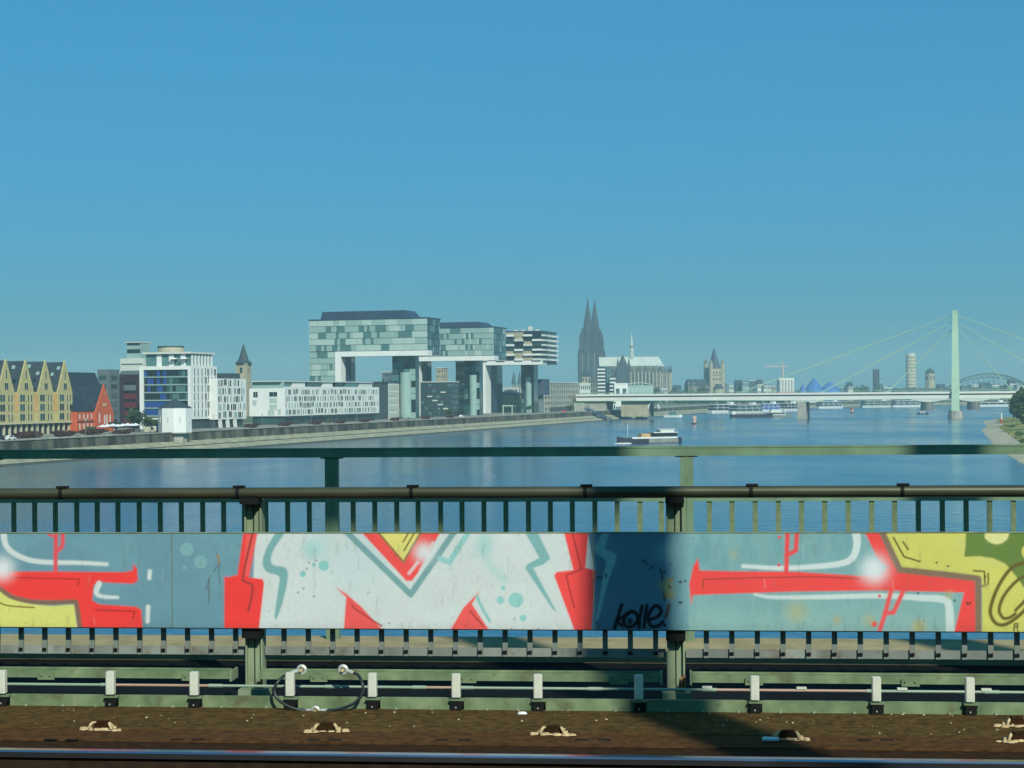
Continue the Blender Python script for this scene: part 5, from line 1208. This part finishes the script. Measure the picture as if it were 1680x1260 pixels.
for k in range(n): x0_, x1_ = -Wd / 2 + Wd * k / n, -Wd / 2 + Wd * (k + 1) / n; f_ = lambda x: zt + 2.4 * (1 - (2 * x / Wd) ** 2) + .1; b.add([(x0_, -.5, f_(x0_) - .4), (x1_, -.5, f_(x1_) - .4), (x1_, -.5, f_(x1_)), (x0_, -.5, f_(x0_)), (x0_, 18, f_(x0_) - .4), (x1_, 18, f_(x1_) - .4), (x1_, 18, f_(x1_)), (x0_, 18, f_(x0_))], [(0, 1, 2, 3), (7, 6, 5, 4), (3, 2, 6, 7), (1, 0, 4, 5)], 'bridgewhite')
b.build('curved_roof', o)
far('grey_warehouse', 'grey house with a dark roof under the end of the white bridge', 976, 1010, 662, 1300, 'offwhite', 1, 8, roof='slate', z=4.5)
g2 = random.Random(3)
specs = [(1060, 1072, 631, 'greyblue'), (1084, 1095, 638, 'offwhite'), (1105, 1118, 639, 'greyblue'), (1186, 1196, 630, 'greyblue'), (1196, 1207, 633, 'offwhite'), (1207, 1217, 631, 'slate'), (1218, 1229, 626, 'glass_light'), (1229, 1242, 625, 'greydark'), (1243, 1252, 630, 'white'), (1253, 1266, 632, 'offwhite'), (1267, 1279, 634, 'stone_light'),
         (1392, 1400, 634, 'offwhite'), (1404, 1418, 637, 'greyblue'), (1450, 1462, 636, 'offwhite'), (1540, 1552, 637, 'stone_light'), (1578, 1590, 634, 'greyblue'), (1594, 1606, 632, 'offwhite'), (1610, 1626, 634, 'greyblue'), (1628, 1640, 631, 'white'), (1642, 1656, 632, 'slate'), (1657, 1668, 629, 'white'), (1669, 1682, 632, 'offwhite'), (1683, 1700, 628, 'greyblue')]
nm = {'greyblue': 'grey', 'offwhite': 'off-white', 'slate': 'dark slate', 'glass_light': 'pale glass', 'greydark': 'dark grey', 'white': 'white', 'stone_light': 'cream'}
refs = ['right of the cathedral choir', 'between the cathedral and the square tower', 'beside the square tower church', 'near the building crane', 'beyond the bridge deck by the tents', 'near the round beige high-rise', 'beyond the pylon']
for i, (a, c, yt, m) in enumerate(specs):
    rf = refs[0] if a < 1100 else refs[1] if a < 1150 else refs[2] if a < 1225 else refs[3] if a < 1290 else refs[4] if a < 1460 else refs[5] if a < 1560 else refs[6]
    rt = ('slate', 'offwhite', 'gable')[i % 3]
    far('town_house', 'distant %s building with a %s %s' % (nm[m], {'slate': 'dark flat roof', 'offwhite': 'pale flat roof', 'gable': 'pitched roof'}[rt], rf), a, c, yt, 2300 + g2.random() * 250, m, 3, 4, roof=rt, group='distant town buildings')
o, Wd, zt = far('silo_building', 'pale white silo building under the yellow building crane', 1278, 1303, 621, 2250, 'white', 0, 0, roof='offwhite')
for k in range(5): MB().frust(-Wd / 2 + Wd * (k + .5) / 5, -1.5, 0, zt - 1.5, Wd / 10, Wd / 10, 14, 'offwhite').build('silo', o)
put('low_wing', 'brick_red', o, -Wd / 2 - 12, Wd / 2, -14, -5, 0, zt * .4)
cr = thing('building_crane', 'thin yellowish building crane far behind the white bridge', 'crane', tuple(cw((1285 - CX) * 2300 / FPX, 2300, QZ)), YAW); zc = zof(1285, 601, 2300) - QZ
MB().box(-.8, .8, -.8, .8, 0, zc, 'pinkish').build('mast', cr); MB().beam((-24, 0, zc), (7, 0, zc), 1.0, 1.1, 'pinkish').build('jib', cr); MB().bar((-18, 0, zc), (0, 0, zc + 6), .25, 'pinkish').bar((0, 0, zc), (0, 0, zc + 6), .5, 'pinkish').build('apex', cr)
# blue tents
for i, (pxa, pxb, yt) in enumerate(((1310, 1325, 630), (1321, 1353, 621), (1344, 1386, 627))):
    k = 2280 / FPX; r = (pxb - pxa) / 2 * k
    o = thing('blue_tent', ('small pale blue tent left of the large tents', 'peaked bright blue theatre tent behind the bridge deck', 'wide bright blue theatre tent with a low ridge')[i], 'tent', tuple(cw(((pxa + pxb) / 2 - CX) * k, 2280 + i * 8, QZ)), YAW); zt = zof(1340, yt, 2280) - QZ
    MB().frust(0, 0, 0, zt * .45, r, r, 16, 'blue_tent').build('side_wall', o); MB().frust(0, 0, zt * .45, zt * .7, r, r * .62, 16, 'blue_tent').frust(0, 0, zt * .7, zt, r * .62, r * .12, 16, 'blue_tent').build('canopy', o); MB().bar((0, 0, zt - .5), (0, 0, zt + 3), .3, 'shipgrey').build('mast', o)
# far towers
o, Wd, zt = far('small_tower', 'small dark reddish tower between the tents and the beige high-rise', 1434, 1443, 606, 2500, 'darkpurple', 6, 3, dep=8)
hr = thing('high_rise', 'slender rounded beige high-rise tower behind the white bridge', 'tower', tuple(cw((1495 - CX) * 2600 / FPX, 2600, QZ)), YAW); zt = zof(1495, 583, 2600) - QZ; r = 8.2 * 2600 / FPX
MB().frust(0, 0, 0, zt, r, r, 28, 'cream', sy=.8).build('shaft', hr); MB().frust(0, 0, zt, zt + 3, r * .8, r * .8, 28, 'offwhite', sy=.8).build('top_storey', hr)
for j in range(13): MB().frust(0, 0, zt * j / 13 + 1.2, zt * j / 13 + 2.3, r * 1.01, r * 1.01, 28, 'stone_mid', sy=.8).build('window_band', hr)
dt = thing('dome_tower', 'stubby brownish church tower with a dark pointed cap right of the beige high-rise', 'church', tuple(cw((1526 - CX) * 2450 / FPX, 2450, QZ)), YAW); zt = zof(1526, 612, 2450) - QZ
MB().frust(0, 0, 0, zt, 6.6, 6.6, 8, 'stone_light').build('tower', dt); MB().frust(0, 0, zt, zt + 5, 7.2, 4, 8, 'slate2').frust(0, 0, zt + 5, zt + 9, 1.8, .1, 8, 'slate2').build('cap', dt)
for k in range(8): a = k * math.pi / 4; put('window', 'slate2', dt, 6.3 * math.cos(a) - .6, 6.3 * math.cos(a) + .6, 6.3 * math.sin(a) - .6, 6.3 * math.sin(a) + .6, zt - 9, zt - 4)
put('nave', 'offwhite', dt, -12, 12, 7, 20, 0, 12)
# steel arch railway bridge
ab = thing('arch_bridge', 'dark green steel arch railway bridge far beyond the pylon', 'bridge', tuple(cw((1620 - CX) * 2350 / FPX, 2350, 0)), YAW + rad(-8)); k = 2350 / FPX
for (pa, pb_, pk) in ((1556, 1690, 613), (1690, 1800, 616)):
    for y in (0, 12):
        b = MB(); xa, xb = (pa - 1620) * k, (pb_ - 1620) * k; zb, zt = zof(1620, 636, 2350), zof(1620, pk, 2350); n = 16
        P = lambda t, dzv: (xa + (xb - xa) * t, y, zb + (zt - zb - dzv) * (1 - (2 * t - 1) ** 2))
        for i in range(n):
            b.beam(P(i / n, 0), P((i + 1) / n, 0), 1.2, 1.3, 'darkgreen_steel'); b.beam(P(i / n, 5), P((i + 1) / n, 5), 1.0, 1.0, 'darkgreen_steel')
            b.beam(P(i / n, 0), P((i + 1) / n, 5), .5, .5, 'darkgreen_steel')
            if i: q = P(i / n, 5); b.bar(q, (q[0], y, zb), .22, 'darkgreen_steel', 5)
        b.build('arch', ab)
MB().box((1440 - 1620) * k, (1800 - 1620) * k, -1, 13, zof(1620, 641, 2350), zof(1620, 636, 2350), 'darkgreen_steel').build('deck', ab)
for px in (1556, 1690): MB().box((px - 1620) * k - 4, (px - 1620) * k + 4, -3, 15, -2, zof(1620, 641, 2350), 'stone_mid').build('pier', ab)
# low haunched road bridge
hb2 = thing('girder_bridge', 'low pale haunched girder bridge on stone piers just beyond the white bridge', 'bridge', tuple(cw((1500 - CX) * 1720 / FPX, 1720, 0)), YAW + rad(-6)); k = 1720 / FPX
Xh = lambda px: (px - 1500) * k
zt = 15.5; n = 60; b = MB(); top = []; 
def depth_(x): return 2.6 + 5.5 * sum(math.exp(-((x - Xh(p)) / 20) ** 2) for p in (1330, 1522, 1597))
xs2 = [Xh(1265) + (Xh(1720) - Xh(1265)) * i / n for i in range(n + 1)]
vs = []
for x in xs2: vs += [(x, 0, zt - depth_(x)), (x, 16, zt - depth_(x)), (x, 16, zt), (x, 0, zt)]
fs = [(4 * i + q, 4 * i + 4 + q, 4 * i + 4 + (q + 1) % 4, 4 * i + (q + 1) % 4) for i in range(n) for q in range(4)] + [(0, 1, 2, 3), (4 * n + 3, 4 * n + 2, 4 * n + 1, 4 * n)]
b.add(vs, fs, 'offwhite').build('girder', hb2)
for p in (1522, 1597): MB().frust(Xh(p), 8, -2, zt - 7.9, 6.5, 6.0, 14, 'stone_mid', sy=2).build('pier', hb2)
# ================================================================== vessels
def hull(L, B, Hh, m, bow=.22, m2=None):
    b = MB(); st = []
    for x, w_, sh in ((-L / 2, .72, .1), (-L / 2 + L * .06, .95, 0), (L / 2 - L * bow, 1, 0), (L / 2 - L * bow * .4, .62, .25), (L / 2, .06, .55)):
        st.append([(x, -B / 2 * w_ * .9, -.4), (x, -B / 2 * w_, Hh + sh * Hh), (x, B / 2 * w_, Hh + sh * Hh), (x, B / 2 * w_ * .9, -.4)])
    vs = [p for s in st for p in s]
    fs = [(0, 1, 2, 3), (4 * 4 + 3, 4 * 4 + 2, 4 * 4 + 1, 4 * 4)]
    for i in range(4):
        for k in range(4): fs.append((4 * i + k, 4 * i + 4 + k, 4 * i + 4 + (k + 1) % 4, 4 * i + (k + 1) % 4))
    return b.add(vs, fs, m)
def ship(name, label, px, py, L, rz, build, group=None, cat='ship'):
    g = ground(px, py, 0); o = thing(name, label, cat, (g.x, g.y, 0), rz, group); build(o); return o
def barge(o):
    k = o.location.length / FPX
    L = 26.0
    hull(L, 4.6, 1.7, 'shipdark').build('hull', o)
    MB().box(-L * .43, L * .04, -2.32, 2.32, .15, 1.66, 'shipgrey').build('grey_stern_plate', o)
    MB().box(-L * .42, L * .30, -2.1, 2.1, 1.7, 2.3, 'shipwhite').build('deck_house', o)
    MB().box(-L * .42, -L * .06, -2.0, 2.0, 2.31, 3.7, 'glass_dark').build('saloon_windows', o)
    MB().box(-L * .43, -L * .04, -2.3, 2.3, 3.71, 4.0, 'shipwhite').build('saloon_roof', o)
    for q in range(9): put('pillar', 'shipwhite', o, -L * .42 + q * L * .045 - .12, -L * .42 + q * L * .045 + .12, -2.2, -2.001, 2.31, 3.7)
    MB().box(-L * .38, -L * .16, -1.6, 1.6, 4.01, 4.9, 'offwhite').build('upper_deck', o); MB().box(-L * .40, -L * .13, -1.8, 1.8, 4.91, 5.1, 'shipwhite').build('upper_roof', o)
    MB().box(L * .0, L * .14, -1.6, 1.6, 2.31, 3.5, 'orange').build('cargo_cover', o)
    MB().bar((L * .33, 0, 2.2), (L * .33, 0, 7.0), .1, 'shipwhite').bar((L * .33, 0, 5.6), (L * .33 - .8, 0, 5.6), .06, 'shipwhite').build('mast', o)
    MB().frust(L * .40, 0, .02, .35, 3.4, 2.4, 14, 'white_cloth', sy=1.0).build('bow_wave', o)
ship('river_ship', 'grey and white passenger barge with a dark bow under way in midstream', 1064, 727, 40, YAW + rad(180 + 24), barge)
def cruiser(decks, L, m='shipwhite', dk='glass_dark'):
    def f_(o):
        hull(L, 9, 2.4, m).build('hull', o)
        for d in range(decks):
            z = 2.4 + d * 2.7; a, c = -L * (.46 - .02 * d), L * (.36 - .05 * d)
            MB().box(a + .4, c - .4, -4.0, 4.0, z, z + 2.3, dk).build('window_band', o); MB().box(a, c, -4.4, 4.4, z + 2.3, z + 2.69, m).build('deck', o)
            for q in range(4): put('pillar', m, o, a + (c - a) * (q + .5) / 4 - .2, a + (c - a) * (q + .5) / 4 + .2, -4.2, -4.001, z + .02, z + 2.29)
        zt = 2.4 + decks * 2.7
        put('wheelhouse', m, o, L * .12, L * .22, -2, 2, zt, zt + 2.2); put('funnel', 'shipgrey', o, -L * .3, -L * .26, -1, 1, zt, zt + 2.6)
    return f_
R0 = YAW + math.atan2(ET[1], ET[0]) - 0.0
G = 'ships moored below the old town'
ship('cruise_ship', 'long white two-decked river cruise ship moored at the left end of the row', 1190, 677.5, 40, YAW + .75, cruiser(2, 44), G)
ship('cruise_ship', 'broad pale two-decked ship behind the low black barge', 1226, 679, 50, YAW + .8, cruiser(2, 46, 'offwhite', 'glass_mid'), G)
ship('cruise_ship', 'blue windowed ship moored next to the small ferry', 1262, 676, 40, YAW + .7, cruiser(2, 32, 'shipwhite', 'glass_blue'), G)
ship('cruise_ship', 'white low ship moored against the stone pier of the white bridge', 1297, 674.5, 40, YAW + .9, cruiser(2, 34), G)
ship('cruise_ship', 'white ship seen under the white bridge right of its stone pier', 1362, 670, 40, YAW + .6, cruiser(2, 40, 'shipwhite', 'glass_mid'), G)
ship('cruise_ship', 'pale ship moored under the bridge midway to the pylon', 1440, 668.5, 40, YAW + .4, cruiser(2, 46, 'offwhite', 'glass_mid'), G)
ship('cruise_ship', 'pale ship moored near the piers left of the pylon', 1488, 668, 40, YAW + .3, cruiser(2, 40, 'shipwhite', 'glass_mid'), G)
ship('cruise_ship', 'white ship moored far behind the right side of the pylon', 1630, 667, 40, YAW + .2, cruiser(1, 50), G)
def blackbarge(o):
    hull(32, 7, 2.2, 'shipdark').build('hull', o); put('hatch', 'shipgrey', o, -12, 8, -2.6, 2.6, 2.21, 2.8); put('wheelhouse', 'shipwhite', o, -15, -12.2, -2, 2, 2.21, 4.6)
ship('black_barge', 'low black barge lying in front of the moored white ships', 1233, 684.5, 32, YAW + .05, blackbarge, G)
def ferry(o):
    hull(20, 6, 1.4, 'shipgrey').build('hull', o); put('cabin', 'offwhite', o, -8, 4, -2.4, 2.4, 1.41, 3.6); put('window_band', 'glass_mid', o, -7.6, 3.6, -2.6, -2.401, 2.2, 3.2)
    for q in range(5): MB().bar((-7 + q * 3, -2, 3.6), (-6 + q * 3, -2, 6.5 + q % 2), .12, 'bridgegreen').build('davit', o)
    put('upper_deck', 'shipwhite', o, -7, 1, -2, 2, 3.61, 5.6)
ship('ferry_boat', 'small grey green ferry with thin masts beside the moored ships', 1279, 684, 20, YAW + .1, ferry, G)
def motorboat(m):
    def f_(o):
        hull(9, 3, 1.0, m).build('hull', o); MB().extrude([(-2.5, 1.0), (1.8, 1.0), (.9, 2.3), (-2.2, 2.3)][::-1], 'y', -1.1, 1.1, 'shipwhite').build('cabin', o); put('windscreen', 'glass_dark', o, -1.9, .9, -1.15, -1.101, 1.45, 2.0)
    return f_
ship('motor_boat', 'small black and white motor boat under way left of the pylon', 1514, 679.5, 9, YAW + .1, motorboat('shipdark'), None, 'boat')
ship('motor_boat', 'white motor boat lying by the embankment below the bridge end', 1052, 687.5, 9, YAW + .1, motorboat('shipwhite'), None, 'boat')
def workboat(o):
    hull(14, 4.4, 1.5, 'shipwhite').build('hull', o); put('cabin', 'glass_teal', o, -3, 2.5, -1.5, 1.5, 1.51, 4.2); put('roof', 'glass_light', o, -3.4, 3, -1.8, 1.8, 4.21, 4.5); MB().bar((0, 0, 4.5), (0, 0, 7.5), .08, 'shipwhite').build('mast', o)
ship('work_boat', 'teal cabined white work boat moored at the embankment under the bridge', 1104, 684.5, 14, YAW - .2, workboat, None, 'boat')
def buoy(big):
    def f_(o):
        r = 1.5 if big else 1.3
        MB().frust(0, 0, -.3, .8, r, r, 12, 'shipdark').build('float', o); MB().frust(0, 0, .8, 3.0, r * .8, r * .8, 10, 'pinkish').build('body', o); MB().frust(0, 0, 3.0, 4.6, r * 1.0, r * .9, 8, 'red_paint' if not big else 'pinkish').build('top_mark', o)
    return f_
ship('river_buoy', 'pale pink channel buoy floating in midstream beyond the passenger barge', 1139, 695.5, 3, 0, buoy(True), None, 'buoy')
ship('river_buoy', 'red and white channel buoy floating far under the white bridge', 1398, 677.5, 3, 0, buoy(False), None, 'buoy')
# landing stage gear on the left bank
t = t_of(996, -1); g = bw(t, -2, 0); ga_ = thing('gangway', 'dark blue slanting gangway ramp from quay down to the water', 'gangway', tuple(g), BANG)
MB().add([(-4.5, 0, .4), (4.5, -1, .4), (4.5, -1, 1.2), (-4.5, 0, 1.2), (-5, 16, 8), (3, 15, 8), (3, 15, 8.8), (-5, 16, 8.8)], [(0, 1, 2, 3), (7, 6, 5, 4), (3, 2, 6, 7), (1, 0, 4, 5), (0, 3, 7, 4), (2, 1, 5, 6)], 'roofblue').build('ramp', ga_)
for y in (0, 15): put('end_frame', 'shipgrey', ga_, -5, 4, y - .4, y, 0 if y == 0 else 6, 2.5 if y == 0 else 10)
t = t_of(1032, 1); g = bw(t, 1, 0); dk = thing('mooring_crane', 'black angled mooring crane on the embankment below the bridge end', 'crane', tuple(g), BANG)
MB().beam((0, 8, 3), (0, 3, 8.5), .8, .8, 'black_steel').build('boom', dk); MB().beam((0, 3, 8.5), (1, -6, .5), .7, .7, 'black_steel').build('boom', dk); MB().beam((0, 0, 4), (6, 0, .5), .6, .6, 'black_steel').build('strut', dk); MB().frust(0, 8, 2, 3.4, 1.4, 1.2, 8, 'shipgrey').build('base', dk)
# ================================================================== right bank
g = ground(1643, 692, 2.0); o = thing('channel_marker', 'red and white striped channel marker post on the beach point', 'marker', (g.x, g.y, 1.2))
for k in range(5): MB().frust(0, 0, k * 1.1, k * 1.1 + 1.099, .55 - .05 * k, .5 - .05 * k, 10, 'red_paint' if k < 2 else 'shipwhite').build('band', o)
labs = ['large dark green riverside tree at the edge of the meadow', 'round green riverside tree behind the large one', 'paler willow-like tree overhanging the meadow', 'dark bushy tree furthest along the beach', 'green tree towards the bridge ramp']
for i, (px, py, z, h, r, m) in enumerate(((1679, 692, 3.4, 15, 6.5, 'leaf_dark'), (1700, 690, 4, 16, 7.5, 'leaf'), (1692, 700, 3.2, 11, 5.5, 'leaf_light'), (1668, 684, 3.4, 14, 5.5, 'leaf_dark'), (1688, 683, 4.5, 17, 8, 'leaf'))):
    g = ground(px, py, z); tree('riverside_tree', labs[i], (g.x, g.y, z - .6), h, r, m, 70 + i, 3600, lo=.04)
for i, (px, py) in enumerate(((1672, 712), (1660, 700), (1684, 724))):
    g = ground(px, py, 2.6); o = thing('meadow_bush', ('low yellowish bush in the meadow', 'low bush by the channel marker', 'low bush where meadow meets beach')[i], 'bush', (g.x, g.y, 1.9)); link('foliage', leaf_mesh(('mb', i), 2.6, 2.0, .9, 500, .3, 'leaf_light', 80 + i), o)
# grass tufts: uncountable
b = MB(); gg = random.Random(5)
for k in range(9000):
    f_ = gg.random() ** .8; i = gg.randint(2, 10); p = right_line[i]; q = right_line[i + 1]; u = gg.random(); s = -8.5 - 70 * gg.random() ** 1.5
    x, d = p[0] + (q[0] - p[0]) * u, p[1] + (q[1] - p[1]) * u; dx, dy = q[0] - p[0], q[1] - p[1]; L = math.hypot(dx, dy); x += -dy / L * s; d += dx / L * s
    z = 1.1 + 2.0 * min(1, max(0, (-s - 8.2) / 16.8)) + max(0, -s - 25) / 45 * 1.2
    c = cw(x, d, z); h = gg.uniform(.15, .45); a = gg.random() * 3.14; wx, wy = math.cos(a) * h, math.sin(a) * h
    b.add([(c.x - wx, c.y - wy, c.z), (c.x + wx, c.y + wy, c.z), (c.x + wx * .3, c.y + wy * .3, c.z + h)], [(0, 1, 2)], gg.choice(('meadow', 'meadow', 'leaf_light', 'meadow')))
o = b.build('meadow_grass'); o['kind'] = 'stuff'; o['label'] = 'rough grass on the right river bank'
# ================================================================== far tree belts and single far trees
belts = [('tree_belt', 'dark green belt of trees along the left bank below the cathedral', 1066, 1162, 633, 2000), ('tree_belt', 'green belt of trees under the white bridge behind the moored ships', 1110, 1310, 651, 1960), ('tree_belt', 'green belt of trees on the far bank between tents and pylon', 1385, 1480, 626, 2480), ('tree_belt', 'far green belt of trees closing the river behind the pylon', 1440, 1720, 634, 2500), ('tree_belt', 'pale distant tree line between square tower and tents', 1180, 1400, 631, 2600)]
for bi, (n_, lab, pa, pb_, yt, D) in enumerate(belts):
    k = D / FPX; b = MB(); gg = np.random.default_rng(90 + bi); W = (pb_ - pa) * k; zt = zof((pa + pb_) / 2, yt, D)
    nb = int(W / 6); vs = []; fs = []
    for q in range(nb):
        xc = (pa - CX) * k + W * (q + gg.random()) / nb; hgt = (zt - QZ) * gg.uniform(.65, 1.03); rr = gg.uniform(3.5, 7); dcen = D + gg.uniform(-10, 25)
        if bi == 2: hgt *= (.45 + .55 * math.sin(math.pi * min(max((xc - (pa - CX) * k) / W, 0), 1)) ** .7)
        for _ in range(150):
            v = gg.normal(size=3); v /= np.linalg.norm(v); rad_ = gg.random() ** .35
            p = cw(xc + v[0] * rr * rad_, dcen + v[1] * rr * rad_, QZ + hgt * (.55 + .45 * v[2] * rad_))
            u = gg.normal(size=3); u /= np.linalg.norm(u); w_ = np.cross(u, v); s = gg.uniform(1.3, 2.6); o_ = len(vs); pv = np.array(p)
            vs += [pv - u * s, pv + w_ * s * .7, pv + u * s, pv - w_ * s * .7]; fs.append((o_, o_ + 1, o_ + 2, o_ + 3))
    o = b.add(vs, fs, 'leaf_dark' if bi != 2 else 'leaf').build(n_); o['kind'] = 'stuff'; o['label'] = lab

# ================================================================== haze over the river
hm = bpy.data.materials.new('haze'); hm.use_nodes = True; n = hm.node_tree.nodes; n.remove(n['Principled BSDF'])
pv = n.new('ShaderNodeVolumePrincipled'); pv.inputs['Color'].default_value = (0.50, 0.78, 0.80, 1); pv.inputs['Density'].default_value = 0.00018; pv.inputs['Anisotropy'].default_value = 0.0
hm.node_tree.links.new(pv.outputs[0], n['Material Output'].inputs['Volume'])
M['haze'] = hm
o = MB().box(-9600, 9600, -3100, 9600, -4.0, 215, 'haze').build('haze'); o['kind'] = 'stuff'; o['label'] = 'thin bluish summer haze over the river and city'
